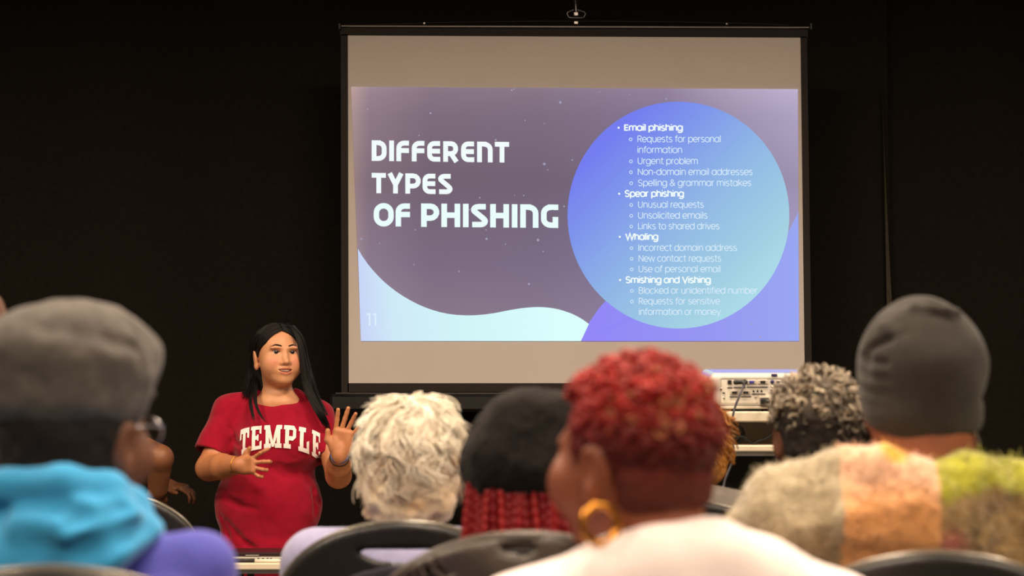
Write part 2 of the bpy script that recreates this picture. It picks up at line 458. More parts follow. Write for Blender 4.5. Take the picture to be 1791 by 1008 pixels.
def body_glyphs():
    g = {}; r = .235; h = XH / 2
    def o(cx): return arc(cx, h, r, h, 0, 360, 21)
    g['o'] = (.55, [o(.27)])
    g['a'] = (.58, [o(.27), stem(.505)]); g['d'] = (.58, [o(.27), stem(.505, 0, AH)]); g['q'] = (.58, [o(.27), stem(.505, DE, XH)])
    g['g'] = (.58, [o(.27), [(.505, XH), (.505, -.02)] + arc(.27, -.02, .235, .2, 0, -150, 9)])
    g['b'] = (.58, [o(.31), stem(.075, 0, AH)]); g['p'] = (.58, [o(.31), stem(.075, DE, XH)])
    g['e'] = (.54, [[(.04, h)] + [(.5, h)] + arc(.27, h, r, h, 0, 318, 18)]); g['c'] = (.5, [arc(.27, h, r, h, 45, 315, 15)])
    g['i'] = (.17, [stem(.085), [(.085, .67), (.085, .75)]]); g['l'] = (.17, [stem(.085, 0, AH)])
    g['n'] = (.53, [stem(.075), hump(.075, .455)]); g['h'] = (.53, [stem(.075, 0, AH), hump(.075, .455)])
    g['m'] = (.84, [stem(.075), hump(.075, .42), hump(.42, .765)])
    g['u'] = (.53, [[(.075, XH)] + arc(.265, .19, .19, .19, 180, 360, 9) + [(.455, XH)], stem(.455)])
    g['r'] = (.33, [stem(.075), arc(.27, .34, .195, .2, 180, 85, 6)])
    g['t'] = (.34, [[(.14, .72), (.14, .14)] + arc(.27, .14, .13, .14, 180, 270, 5) + [(.31, 0)], [(.02, XH), (.31, XH)]])
    g['f'] = (.33, [[(.13, 0), (.13, .58)] + arc(.27, .58, .14, .15, 180, 90, 5) + [(.31, .73)], [(.02, XH), (.3, XH)]])
    g['s'] = (.46, [arc(.22, .41, .155, .138, 35, 210, 8) + [(.22, .285)] + arc(.22, .138, .17, .138, 60, -150, 9)])
    g['k'] = (.5, [stem(.075, 0, AH), [(.09, .2), (.43, XH)], [(.2, .3), (.46, 0)]])
    g['v'] = (.5, [[(.03, XH), (.25, 0), (.47, XH)]]); g['y'] = (.5, [[(.03, XH), (.26, .03)], [(.47, XH), (.16, DE)]])
    g['w'] = (.74, [[(.03, XH), (.2, 0), (.37, XH), (.54, 0), (.71, XH)]])
    g['-'] = (.34, [[(.05, .27), (.29, .27)]]); g[' '] = (.25, [])
    g['&'] = (.66, [[(.6, 0), (.18, .48)] + arc(.29, .57, .13, .13, 200, -40, 9) + [(.12, .27)] + arc(.26, .18, .2, .18, 150, 300, 8) + [(.58, .36)]])
    R = lambda: [[(.09, 0), (.09, CH)], [(.09, CH), (.3, CH)] + arc(.3, .515, .19, .185, 90, -90, 9) + [(.09, .33)], [(.28, .33), (.5, 0)]]
    g['R'] = (.56, R()); g['B'] = (.58, [[(.09, 0), (.09, CH)], [(.09, CH), (.3, CH)] + arc(.3, .53, .17, .17, 90, -90, 8) + [(.09, .36)], [(.3, .36)] + arc(.31, .18, .2, .18, 90, -90, 8) + [(.09, 0)]])
    g['U'] = (.62, [[(.09, CH), (.09, .23)] + arc(.31, .23, .22, .23, 180, 360, 11) + [(.53, CH)]])
    g['N'] = (.66, [[(.09, 0), (.09, CH)], [(.09, CH), (.57, 0)], [(.57, 0), (.57, CH)]]); g['L'] = (.44, [[(.09, CH), (.09, .035), (.42, .035)]])
    g['I'] = (.2, [[(.1, 0), (.1, CH)]])
    g['S'] = (.56, [arc(.28, .52, .2, .18, 25, 230, 10) + [(.28, .36)] + arc(.28, .18, .21, .18, 60, -155, 10)])
    g['E'] = (.5, [[(.09, 0), (.09, CH)], [(.09, CH - .05), (.45, CH - .05)], [(.09, .35), (.42, .35)], [(.09, .05), (.45, .05)]])
    g['W'] = (.92, [[(.03, CH), (.24, 0), (.46, CH), (.68, 0), (.89, CH)]]); g['V'] = (.62, [[(.03, CH), (.31, 0), (.59, CH)]])
    g['1'] = (.3, [[(.03, .6), (.17, .68)], [(.17, .7), (.17, 0)]])
    return g
GB = body_glyphs()
def title_glyphs():
    # units: cap height 1; stroke about .235 wide, centre lines
    w = .235; h = w / 2; g = {}
    g['I'] = (.30, [[(.15, 0), (.15, 1)]])
    g['D'] = (.80, [[(.145, 0), (.145, 1)], [(.145, 1 - h), (.36, 1 - h)] + arc(.36, .62, .28, .26, 90, 0, 6) + arc(.36, .38, .28, .26, 0, -90, 6) + [(.145, h)]])
    F = [[(.145, 0), (.145, .64)] + arc(.40, .64, .255, 1 - h - .64, 180, 90, 6) + [(.645, 1 - h)], [(.2, .52), (.645, .52)]]
    g['F'] = (.70, F)
    g['E'] = (.73, [[(.66, 1 - h)] + [(.40, 1 - h)] + arc(.38, .66, .235, 1 - h - .66, 90, 180, 6) + arc(.38, .34, .235, .34 - h, 180, 270, 6) + [(.67, h)], [(.2, .51), (.655, .51)]])
    g['R'] = (.82, [[(.145, 0), (.145, 1)], [(.145, 1 - h), (.42, 1 - h)] + arc(.42, .64, .22, 1 - h - .64, 90, -90, 8) + [(.145, .40)], [(.38, .44), (.68, 0)]])
    g['N'] = (.82, [[(.145, 0), (.145, 1)], [(.145, 1 - h), (.36, 1 - h)] + arc(.36, .62, .31, .26, 90, 0, 7) + [(.67, 0)]])
    g['T'] = (.74, [[(.37, 0), (.37, 1)], [(.02, 1 - h), (.72, 1 - h)]])
    g['Y'] = (.80, [[(.40, 0), (.40, .46)], [(.115, 1), (.40, .43)], [(.685, 1), (.40, .43)]])
    g['P'] = (.79, [[(.145, 0), (.145, 1)], [(.145, 1 - h), (.42, 1 - h)] + arc(.42, .63, .25, 1 - h - .63, 90, -90, 8) + [(.145, .375)]])
    g['S'] = (.73, [[(.63, 1 - h), (.34, 1 - h)] + arc(.32, .75, .19, .13, 90, 225, 6) + [(.50, .40)] + arc(.41, .26, .19, .14, 50, -90, 7) + [(.06, h)]])
    g['O'] = (.86, [arc(.43, .58, .315, .31, 0, 180, 13) + arc(.43, .42, .315, .31, 180, 360, 13) + [(.745, .58)]])
    g['H'] = (.84, [[(.145, 0), (.145, 1)], [(.695, 0), (.695, 1)], [(.145, .51), (.695, .51)]])
    g['G'] = (.80, [[(.74, 1 - h), (.42, 1 - h)] + arc(.42, .62, .285, .26, 90, 180, 6) + arc(.42, .38, .285, .26, 180, 270, 6) + [(.62, h), (.62, .47)]])
    g[' '] = (.36, []); g['|'] = (0, [])
    return g
GT = title_glyphs()
def text_mesh(s, G, w):
    V = []; F = []; x = 0; first = None
    for ch in s:
        adv, st = G[ch]
        for P in st:
            v, f = stroke([(x + px, py) for px, py in P], w); n = len(V)
            V += [tuple(q) for q in v]; F += [tuple(i + n for i in q) for q in f]
        x += adv + (.055 if G is GT else 0)
    return np.array(V), F

# ------------------------------------------------------------------ projection screen
YS = 8.0
def slide_mat(name, pts_cols, rough=1.):
    """emission from a smooth blend of colours tied to places on the slide (object space, metres)"""
    m = bpy.data.materials.new(name); m.use_nodes = True; nt = m.node_tree
    p = nt.nodes['Principled BSDF']; p.inputs['Base Color'].default_value = (.02, .02, .02, 1); p.inputs['Roughness'].default_value = .9
    p.inputs['Specular IOR Level'].default_value = 0; p.inputs['Emission Strength'].default_value = 1.
    if len(pts_cols) == 1:
        p.inputs['Emission Color'].default_value = pts_cols[0][1]; return m
    tc = nt.nodes.new('ShaderNodeTexCoord')
    (x0, z0), c0 = pts_cols[0]; (x1, z1), c1 = pts_cols[-1]
    # project on the axis first->last
    d = np.array([x1 - x0, 0, z1 - z0]); L2 = float(d @ d)
    vm = nt.nodes.new('ShaderNodeVectorMath'); vm.operation = 'SUBTRACT'; vm.inputs[1].default_value = (x0, 0, z0)
    vd = nt.nodes.new('ShaderNodeVectorMath'); vd.operation = 'DOT_PRODUCT'; vd.inputs[1].default_value = tuple(d / L2)
    nt.links.new(tc.outputs['Object'], vm.inputs[0]); nt.links.new(vm.outputs[0], vd.inputs[0])
    cr = nt.nodes.new('ShaderNodeValToRGB'); cr.color_ramp.interpolation = 'EASE' if len(pts_cols) < 3 else 'LINEAR'
    el = cr.color_ramp.elements
    ts = [0.] + [float((np.array([q[0][0] - x0, 0, q[0][1] - z0]) @ d) / L2) for q in pts_cols[1:-1]] + [1.]
    el[0].position = 0; el[0].color = c0; el[1].position = 1; el[1].color = c1
    for t, q in zip(ts[1:-1], pts_cols[1:-1]): e = el.new(t); e.color = q[1]
    nt.links.new(vd.outputs['Value'], cr.inputs[0]); nt.links.new(cr.outputs[0], p.inputs['Emission Color'])
    return m
def SP(px, py, dy=0.):
    return at(px, py, YS - dy)
scr = empty('projection_screen', (at(1008, 360, YS)[0], YS, 0), 'tripod projection screen with black borders showing the phishing slide', 'projection screen')
cx = float(scr.location.x)
# canvas with black border
def quad_prism(pxs, dy, th):
    P = [SP(x, y, dy) for x, y in pxs]; Q = [p + np.array([0, th, 0]) for p in P]
    n = len(P); F = [tuple(range(n))[::-1], tuple(range(n, 2 * n))] + [(i, (i + 1) % n, n + (i + 1) % n, n + i) for i in range(n)]
    return P + Q, F
V, F = quad_prism([(608, 61), (1400.5, 65), (1408.5, 671), (609.5, 671)], 0, .002); mesh_obj('screen_canvas', V, F, M['canvas'], scr, False)
for pts in ([(594.5, 47), (1413, 50), (1413, 66), (594.5, 62)], [(596, 60), (608.4, 60), (610, 690), (597, 690)], [(1400, 64), (1411.5, 64), (1420.5, 690), (1408, 690)], [(608, 670.5), (1409, 670.5), (1409, 686), (608, 686)]):
    V, F = quad_prism(pts, .001, .004); mesh_obj('screen_border', V, F, M['black_vinyl'], scr, False)
m = MB(); m.tube([SP(594, 45.5, .01), SP(1418, 48, .01)], .0042, 8); m.build('top_rail', M['steel'], scr)
for px in (594, 1418): MB().box(SP(px, 47, .01), (.006, .012, .014), .003).build('rail_end_cap', M['black_metal'], scr)
m = MB(); m.box((cx, YS + .012, SP(0, 705, 0)[2]), (.99, .035, .036), .012); m.build('screen_housing', M['black_metal'], scr)
m = MB(); m.tube([SP(587, 688.5, .035), SP(1424, 688.5, .035)], .003, 8); m.build('housing_trim', M['steel'], scr)
# fabric rise behind the rail: thin black cord from rail to the hook
m = MB()
arcpts = [SP(640 + 740 * t, 44 - 7 * math.sin(math.pi * t) ** .7 if 0 < t < 1 else 44, .0) for t in np.linspace(0, 1, 21)]
m.tube(arcpts, .002, 6); m.build('bail_wire', M['black_metal'], scr)
for px, py in ((742, 41), (1271, 42)): MB().box(SP(px, py, .01), (.004, .004, .004), .001).build('rivet', M['steel'], scr)
# hook and handle loop
m = MB(); loop = [(1004, 17), (993, 21), (992, 24), (995, 30), (1000, 31), (1018, 31), (1021, 30), (1024, 24), (1022, 21), (1010, 17)]
m.tube([SP(x, y, .03) for x, y in loop], .0024, 6); m.build('carry_handle', M['chrome'], scr)
m = MB(); m.box(SP(1007.5, 25, .02), (.0095, .008, .0075), .002); m.box(SP(1007.5, 40, .012), (.009, .006, .0065), .002); m.build('hook_block', M['steel'], scr)
m = MB(); m.tube([SP(1008, 22, .025), SP(1007, 8, .025), SP(1006, 1, .02), SP(1006, -12, .01)], .0026, 6); m.build('hook', M['chrome'], scr)
pt = SP(1008, -40, 0)[2]
m = MB(); m.tube([(cx, YS + .05, .28), (cx, YS + .05, pt)], .011, 10); m.tube([(cx, YS + .05, .28), (cx, YS + .05, 1.15)], .016, 10); m.tube([(cx, YS + .05, pt - .01), (cx, YS - .01, pt - .01), (cx, YS - .02, SP(1008, -12, 0)[2])], .006, 8); m.build('tripod_pole', M['black_metal'], scr, True)
for k in range(3):
    a = math.radians(90 + 120 * k); c, s_ = math.cos(a), math.sin(a)
    m = MB(); m.tube([(cx + .02 * c, YS + .05 + .02 * s_, .55), (cx + .5 * c, YS + .05 + .5 * s_, .02)], .009, 8); lg = m.build('tripod_leg', M['black_metal'], scr, True)
    m = MB(); m.cyl((cx + .5 * c, YS + .05 + .5 * s_, .0), (cx + .49 * c, YS + .05 + .49 * s_, .035), .014, 10); m.build('rubber_foot', M['black_plastic'], lg, True)

# projected slide
def S2(px, py): p = SP(px, py); return (p[0] - cx, p[2])
def flat(name, pxs, dy, material, parent, label=None):
    P = [SP(x, y, dy) for x, y in pxs]
    import bmesh
    me = bpy.data.meshes.new(name); bm = bmesh.new(); off = rootloc(parent)
    f = bm.faces.new([bm.verts.new(tuple(p - off)) for p in P]); bmesh.ops.triangulate(bm, faces=[f]); bm.to_mesh(me); bm.free()
    me.materials.append(material); o = bpy.data.objects.new(name, me); COL.objects.link(o); o.parent = parent
    if label: o['label'] = label
    return o
def bgmat():
    m = bpy.data.materials.new('slide_background'); m.use_nodes = True; nt = m.node_tree; p = nt.nodes['Principled BSDF']
    p.inputs['Base Color'].default_value = (.02, .02, .02, 1); p.inputs['Roughness'].default_value = .9; p.inputs['Specular IOR Level'].default_value = 0; p.inputs['Emission Strength'].default_value = 1
    tc = nt.nodes.new('ShaderNodeTexCoord'); sep = nt.nodes.new('ShaderNodeSeparateXYZ'); nt.links.new(tc.outputs['Object'], sep.inputs[0])
    def ramp(sock, a, b, els):
        mr = nt.nodes.new('ShaderNodeMapRange'); mr.inputs[1].default_value = a; mr.inputs[2].default_value = b; nt.links.new(sock, mr.inputs[0])
        cr = nt.nodes.new('ShaderNodeValToRGB'); nt.links.new(mr.outputs[0], cr.inputs[0]); e = cr.color_ramp.elements
        e[0].position, e[0].color = els[0]; e[1].position, e[1].color = els[-1]
        for t, c in els[1:-1]: q = e.new(t); q.color = c
        return cr.outputs[0]
    z0, z1 = S2(0, 597)[1], S2(0, 152)[1]; x0, x1 = S2(612, 0)[0], S2(1397, 0)[0]
    horiz = ramp(sep.outputs[0], x0, x1, [(0., lin(168, 146, 141)), (.045, lin(137, 120, 131)), (.18, lin(121, 106, 120)), (.42, lin(120, 107, 123)), (.7, lin(128, 117, 142)), (.86, lin(155, 146, 172)), (1., lin(170, 162, 190))])
    vert = ramp(sep.outputs[2], z0, z1, [(0., lin(255, 255, 255)), (.3, lin(222, 222, 235)), (.62, lin(205, 200, 205)), (.88, lin(228, 224, 226)), (.97, lin(246, 240, 238)), (1., lin(255, 252, 246))])
    mx = nt.nodes.new('ShaderNodeMix'); mx.data_type = 'RGBA'; mx.blend_type = 'MULTIPLY'; mx.inputs[0].default_value = 1
    nt.links.new(horiz, mx.inputs[6]); nt.links.new(vert, mx.inputs[7])
    g = nt.nodes.new('ShaderNodeMix'); g.data_type = 'RGBA'; g.blend_type = 'MULTIPLY'; g.inputs[0].default_value = 1; g.inputs[7].default_value = (1.32, 1.3, 1.36, 1)
    nt.links.new(mx.outputs[2], g.inputs[6]); nt.links.new(g.outputs[2], p.inputs['Emission Color'])
    return m
slide = flat('slide', [(614, 152), (1395.5, 156), (1397.5, 597), (631, 597)], .0028, bgmat(), scr, 'projected slide with violet-grey starry background')
# violet hill at the right
bl = [(1016, 597)] + [(1030, 565), (1047, 540), (1062, 524)] + [(1100, 515), (1200, 520), (1300, 500), (1368, 440), (1376, 412), (1396.5, 371), (1397.5, 597)]
flat('violet_wave', bl, .0034, slide_mat('slide_violet', [(S2(1040, 560), lin(142, 132, 246)), (S2(1250, 585), lin(146, 148, 240)), (S2(1397, 560), lin(150, 164, 240))]), slide)
# white-cyan wave
wv = [(626, 435), (638, 455), (655, 476), (675, 496), (700, 515), (728, 531), (755, 542), (785, 549.5), (820, 552), (855, 549.5), (890, 543), (920, 538.5), (948, 537.5), (975, 541), (1000, 549), (1018, 558.5), (1030, 567), (1016, 597), (631, 597)]
wv = [tuple(p) for p in smooth_pts(wv[:17], 70)] + wv[17:]
flat('cyan_wave', wv, .0040, slide_mat('slide_cyan', [(S2(628, 600), lin(196, 208, 246)), (S2(690, 570), lin(204, 232, 246)), (S2(800, 565), lin(206, 242, 246)), (S2(1000, 570), lin(216, 254, 252))]), slide)
cc = [(1186.5 + 194 * math.cos(a), 376.5 + 198.5 * math.sin(a)) for a in np.linspace(0, 2 * math.pi, 96, endpoint=False)]
flat('blue_circle', cc, .0046, slide_mat('slide_circle', [(S2(1040, 270), lin(112, 122, 238)), (S2(1090, 330), lin(122, 146, 234)), (S2(1200, 400), lin(143, 184, 228)), (S2(1280, 470), lin(158, 205, 226)), (S2(1340, 560), lin(176, 226, 234))]), slide)
M['t_white'] = slide_mat('slide_white', [((0, 0), lin(240, 250, 250))]); M['t_white2'] = slide_mat('slide_white_cyan', [((0, 0), lin(232, 252, 250))])
M['t_soft'] = slide_mat('slide_soft_white', [((0, 0), lin(214, 234, 248))]); M['t_star'] = slide_mat('slide_star', [((0, 0), lin(160, 156, 184))]); M['t_dim'] = slide_mat('slide_number', [((0, 0), lin(222, 238, 252))])
def lettering(name, s, G, w, x0, x1, yb0, yb1, cap, material, dy=.0052, capunit=1.):
    """text between pixel columns x0..x1 on the slide plane, base line from yb0 to yb1, cap height cap px"""
    V, F = text_mesh(s, G, w); lo = V[:, 0].min(); hi = V[:, 0].max()
    t = (V[:, 0] - lo) / (hi - lo); px = x0 + t * (x1 - x0); py = yb0 + t * (yb1 - yb0) - V[:, 1] / capunit * cap
    W = np.array([SP(a, b, dy) for a, b in zip(px, py)])
    return mesh_obj(name, W, F, material, slide, False)
lettering('title_line', 'DIFFERENT', GT, .235, 650, 890.5, 281.5, 284.5, 36, M['t_white'])
lettering('title_line', 'TYPES', GT, .235, 650, 791.5, 338, 340, 35.5, M['t_white'])
lettering('title_word', 'OF', GT, .235, 653.5, 717, 396, 396.5, 40.5, M['t_white2'])
lettering('title_word', 'PHISHING', GT, .235, 736.5, 976.5, 397, 399, 41, M['t_white2'])
lettering('slide_number', '11', GB, .07, 641, 658, 570, 570, 22, M['t_dim'], capunit=.7)
lines = [('Email phishing', 1, 1091.5, 1194.5, 228.5), ('Requests for personal', 0, 1115, 1260.5, 248.5), ('information', 0, 1115, 1193, 267.5), ('Urgent problem', 0, 1115.5, 1220.5, 287), ('Non-domain email addresses', 0, 1115.5, 1316.5, 306), ('Spelling & grammar mistakes', 0, 1116, 1314, 325.3),
         ('Spear phishing', 1, 1092.5, 1196.5, 344), ('Unusual requests', 0, 1116, 1231, 363.3), ('Unsolicited emails', 0, 1116, 1237.5, 382.3), ('Links to shared drives', 0, 1116, 1258.5, 401), ('Whaling', 1, 1093.5, 1151.5, 419.5), ('Incorrect domain address', 0, 1116.5, 1289, 438.8),
         ('New contact requests', 0, 1116.8, 1261.5, 457.5), ('Use of personal email', 0, 1117, 1260, 476), ('Smishing and Vishing', 1, 1094, 1243.5, 495), ('Blocked or unidentified number', 0, 1117.2, 1324.5, 513.7), ('Requests for sensitive', 0, 1117.2, 1259.7, 532.4), ('information or money', 0, 1117.5, 1261, 551)]
for s, bold, x0, x1, yb in lines:
    lettering('text_line', s, GB, .142 if bold else .082, x0, x1, yb, yb, 10.6 if bold else 10.8, M['t_white'] if bold else M['t_soft'], capunit=.7)
    if s in ('information', 'information or money'): continue
    if bold: pts = [(x0 - 9.5 + 1.9 * math.cos(a), yb - 5 + 1.9 * math.sin(a)) for a in np.linspace(0, 6.283, 10, endpoint=False)]; flat('bullet', pts, .0052, M['t_white'], slide)
    else:
        V, F = stroke(arc(x0 - 12, yb - 4.6, 2.5, 2.5, 0, 360, 15), 1.1); W = np.array([SP(a, b, .0052) for a, b in V]); mesh_obj('bullet', W, F, M['t_soft'], slide, False)
stars = [(753, 198, 3), (895, 158, 2.5), (899, 156, 2), (980, 179, 4), (918, 211, 2), (952, 216, 1.6), (867, 245, 3), (733, 237, 2), (952, 287, 4), (958, 297, 2), (1001, 280, 2.4), (839, 346, 2.5), (916, 342, 2.2), (900, 342, 1.4), (821, 367, 2), (987, 361, 2.2), (851, 418, 3.4), (941, 420, 4), (884, 427, 1.8), (950, 440, 2.2), (803, 475, 2.4), (925, 497, 3.2), (724, 463, 2), (632, 418, 3), (664, 426, 1.8), (643, 191, 2), (1380, 202, 3), (1359, 244, 2.4), (1165, 173, 2.5), (1100, 165, 1.8), (1048, 161, 1.6), (986, 361, 2), (1314, 567, 2.4), (1330, 590, 3), (1240, 585, 1.8), (726, 402, 2), (850, 402, 2), (1358, 205, 2)]
V = []; F = []
for x, y, r in stars:
    n = len(V); V += [SP(x + r * .6 * math.cos(a), y + r * .62 * math.sin(a), .0036) for a in np.linspace(0, 6.283, 7, endpoint=False)]; F.append(tuple(range(n, n + 7)))
tag(mesh_obj('star_specks', V, F, M['t_star'], slide, False), kind='stuff')
# ------------------------------------------------------------------ projector on its stand
YP = 5.9
KP = FPX / YP
cart_x0, cart_x1 = at(1232, 730, YP)[0], at(1492, 730, YP)[0]
ccx = (cart_x0 + cart_x1) / 2; chw = (cart_x1 - cart_x0) / 2
z_top1, z_top0 = at(0, 720, YP)[2], at(0, 738.5, YP)[2]
z_sh1, z_sh0 = at(0, 779, YP)[2], at(0, 791, YP)[2]
cart = empty('projector_stand', (ccx, YP + .2, 0), 'tall cream projector stand with two shelves right of the screen', 'projector stand')
def shelf(name, z0, z1):
    return MB().box((ccx, YP + .2, (z0 + z1) / 2), (chw, .2, (z1 - z0) / 2), .004).build(name, M['laminate'], cart)
shelf('top_shelf', z_top0, z_top1); shelf('lower_shelf', z_sh0, z_sh1)
MB().box((ccx, YP + .2, z_sh0 - .006), (chw - .01, .19, .006)).build('shelf_rail', M['steel'], cart)
MB().box((ccx, YP + .385, (z_sh1 + z_top0) / 2), (chw - .02, .006, (z_top0 - z_sh1) / 2)).build('back_panel', mat('grey_panel', lin(165, 156, 146), .7, .05, 30), cart)
for sx in (-1, 1):
    for sy in (.03, .37): MB().box((ccx + sx * (chw - .014), YP + sy, (z_top0 + .06) / 2), (.012, .012, (z_top0 - .06) / 2), .002).build('post', M['black_metal'], cart)
    for sy in (.03, .37): MB().cyl((ccx + sx * (chw - .014) - .012, YP + sy, .03), (ccx + sx * (chw - .014) + .012, YP + sy, .03), .03, 14).build('caster', M['black_plastic'], cart, True)
MB().box((ccx, YP + .2, .16), (chw, .2, .012), .004).build('bottom_shelf', M['laminate'], cart)

# projector, tilted up towards the screen
px0, px1 = at(1243, 700, YP)[0], at(1462, 700, YP)[0]
pcx = (px0 + px1) / 2; phw = (px1 - px0) / 2
zb, zt = at(0, 712, YP + .02)[2], at(0, 653, YP + .02)[2]
prj = empty('projector', (pcx, YP + .19, z_top1), 'white projector with a rear panel of ports on the stand', 'projector')
tilt = rot(x=3.6); piv = np.array([pcx, YP + .02, (zb + zt) / 2])
def pj(px, py, out=0.):
    """a point on the rear face of the projector, out metres towards the viewer"""
    p = at(px, py, YP + .02); q = np.array([p[0] - piv[0], -out, p[2] - piv[2]]); return piv + tilt @ q
def pbox(name, px, py, hw, hh, out0, out1, material, parent, bev=0.):
    c = pj(px, py, (out0 + out1) / 2); return MB().box(c, (hw / KP, abs(out1 - out0) / 2, hh / KP), bev, R=tilt).build(name, material, parent)
hz = (zt - zb) / 2
v = Vol.uni((px0 - .02, YP - .02, zb - .03), (px1 + .02, YP + .36, zt + .05), .004)
v.frame(piv, tilt)
v.box((0, .15, 0), (phw, .15, hz), .018, 0)
v.box((0, -.0, -.004), (phw - .032, .006, hz - .014), .004, .002, '-')
v.cap((-.06, .29, .012), (-.06, .325, .012), .034, .034, .004)
V, F = v.mesh(); body = mesh_obj('projector_body', V, F, mat('projector_shell', lin(214, 208, 198), .3, .02, 30, coat=1.), prj)
MB().cyl(piv + tilt @ np.array([-.06, .318, .012]), piv + tilt @ np.array([-.06, .334, .012]), .027, 20).build('lens', mat('lens_glass', lin(30, 35, 60), .05, emit=lin(210, 225, 255), estr=2.), prj, True)
pc = piv + tilt @ np.array([0, .0055, -.004])
panel = MB().box(pc, (phw - .034, .003, hz - .015), .001, R=tilt).build('rear_panel', M['white_plastic'], prj)
MB().box(piv + tilt @ np.array([0, .12, -hz - .002]), (phw - .02, .12, .004), .002, R=tilt).build('base_plate', M['grey_plastic'], prj)
for fx, fy, fh in ((-.12, .05, .012), (.12, .05, .012), (0, .26, .03)):
    p = piv + tilt @ np.array([fx, fy, -hz]); MB().cyl((p[0], p[1], z_top1), (p[0], p[1], p[2] + .004), .012, 12).build('foot', M['black_plastic'], prj, True)
def port(name, px, py, w, h, material, depth=.004): return pbox(name, px, py, w / 2, h / 2, -.004, depth, material, panel, .001)
port('network_port', 1276, 668.5, 7, 6.5, M['port_black'])
for px, mt in ((1314.5, 'port_blue'), (1334, 'port_black')):
    port('video_port', px, 668.5, 9, 4.6, M[mt], .0045)
    port('port_shell', px, 668.5, 17, 7, M['grey_plastic'], .002)
for px in (1284.5, 1304.5):
    port('serial_port', px, 687, 9, 4, M['port_black'], .0045); port('port_shell', px, 687, 16, 7, M['grey_plastic'], .002)
def disc(name, px, py, r, material, out=.004):
    a = pj(px, py, -.003); b = pj(px, py, out); return MB().cyl(a, b, r / KP, 14).build(name, material, panel, True)
disc('round_port', 1350.5, 668, 3.4, M['port_violet'])
for px, py, mt in ((1361, 668, 'port_black'), (1351, 676.3, 'white_plastic'), (1361, 676.3, 'port_red'), (1369, 668, 'port_violet'), (1369, 676.3, 'white_plastic')):
    disc('jack_ring', px, py, 3., M['steel'], .003); disc('jack', px, py, 1.6, M[mt], .005)
for px in (1318, 1325, 1332): disc('audio_jack', px, 684.3, 1.7, M['port_black'])
for px, py in ((1261.5, 680.5), (1266.5, 696.5), (1322, 695.5)): disc('screw', px, py, 1.7, M['steel'], .002)
port('lock_slot', 1266, 687.5, 4, 1.8, M['port_black'], .002)
for x0, x1, y in ((1272, 1281, 678.5), (1283, 1304, 678), (1306, 1343, 677.3), (1276, 1292, 694.3), (1296, 1314, 694), (1315, 1339, 689.5), (1347, 1356, 682.8)):
    port('print_strip', (x0 + x1) / 2, y, x1 - x0, 1.7, M['dark_print'], .0012)
port('inlet_surround', 1336.5, 701, 18, 14, M['grey_plastic'], .003)
pbox('top_button', 1354, 656.3, 5, 2, -.01, .004, M['port_violet'], prj, .001)

# video plug and its grey cable
cab = empty('video_cable', pj(1294, 668, .02), 'grey video cable with black plug hanging from the projector', 'cable')
v = Vol.uni(pj(1282, 676, .05) - .004, pj(1306, 660, .0) + .004, .0015)
p0 = pj(1283, 668.5, .006); p1 = pj(1306, 668.5, .006)
v.cap(pj(1286, 668.6, .012), pj(1303, 668.3, .012), .0065, .0065, .002); v.cap(pj(1285.5, 668.6, .012), pj(1288, 668.6, .012), .0072, .0066, .002); v.cap(pj(1301, 668.5, .012), pj(1303, 668.5, .012), .0075, .0068, .002); v.cap(pj(1300, 670, .018), pj(1299, 675, .03), .0055, .004, .003)
V, F = v.mesh(); mesh_obj('plug', V, F, M['black_plastic'], cab)
cp = [(1300.5, 672, .026), (1298, 681, .05), (1292, 696, .06), (1286, 711, .06), (1282, 727, .06), (1279.5, 744, .055), (1279.5, 760, .05), (1282, 775, .05), (1283.5, 789, .05), (1281.5, 804, .05), (1277, 818, .05), (1272, 830, .05), (1266, 850, .05), (1262, 900, .06)]
pts = [at(x, y, YP - o) for x, y, o in cp]; pts[0] = pj(1299, 675, .03)
pts += [np.array([pts[-1][0], YP - .06, .3]), np.array([pts[-1][0] + .05, YP - .1, .004]), np.array([pts[-1][0] + .3, YP - .2, .004])]
MB().tube(smooth_pts(pts, 90), .0036, 8).build('cord', M['cable_grey'], cab, True)
# power plug in the inlet
pw = empty('power_cable', pj(1336, 702, .02), 'black power plug and cord in the projector inlet', 'cable')
v = Vol.uni(pj(1322, 716, .05) - .004, pj(1350, 690, 0) + .004, .002)
v.box(pj(1336.5, 701.5, .012), (.0125, .012, .0095), .003, 0, R=tilt); v.box(pj(1341, 704.5, .022), (.006, .014, .005), .003, .003, R=rot(x=-30))
V, F = v.mesh(); mesh_obj('plug', V, F, M['black_plastic'], pw)
MB().tube(smooth_pts([pj(1341, 706, .03), at(1344, 712, YP - .04), at(1349, 725, YP - .04), at(1356, 760, YP - .03), at(1358, 860, YP - .03), at(1358, 1010, YP - .03)], 30), .0036, 8).build('cord', M['cable_black'], pw, True)
# coil of black cord on the lower shelf
co = empty('coiled_cord', (at(1285, 770, YP + .1)[0], YP + .1, z_sh1), 'coil of black cord lying on the lower shelf of the stand', 'cable')
pts = []
cxx, czz = at(1284, 767, YP + .1)[0], z_sh1 + .032
for t in np.linspace(0, 4.6 * 2 * math.pi, 90): pts.append((cxx + .03 * math.cos(t) * (1 + .1 * math.sin(.7 * t)), YP + .1 + .004 * math.sin(.37 * t) + .006 * t / 6, czz + .028 * math.sin(t)))
MB().tube(pts, .0032, 6).build('coil', M['cable_black'], co, True)
cp = [(1288, 768), (1293, 764.5), (1300, 764.5), (1307, 769.5), (1313, 775), (1319, 776), (1325, 772), (1334, 769.5), (1342, 766), (1352, 757), (1362, 748)]
MB().tube(smooth_pts([at(x, y, YP + .06) for x, y in cp], 40), .0034, 6).build('loose_end', M['cable_black'], co, True)
pb = at(1298, 715, YP + .1)
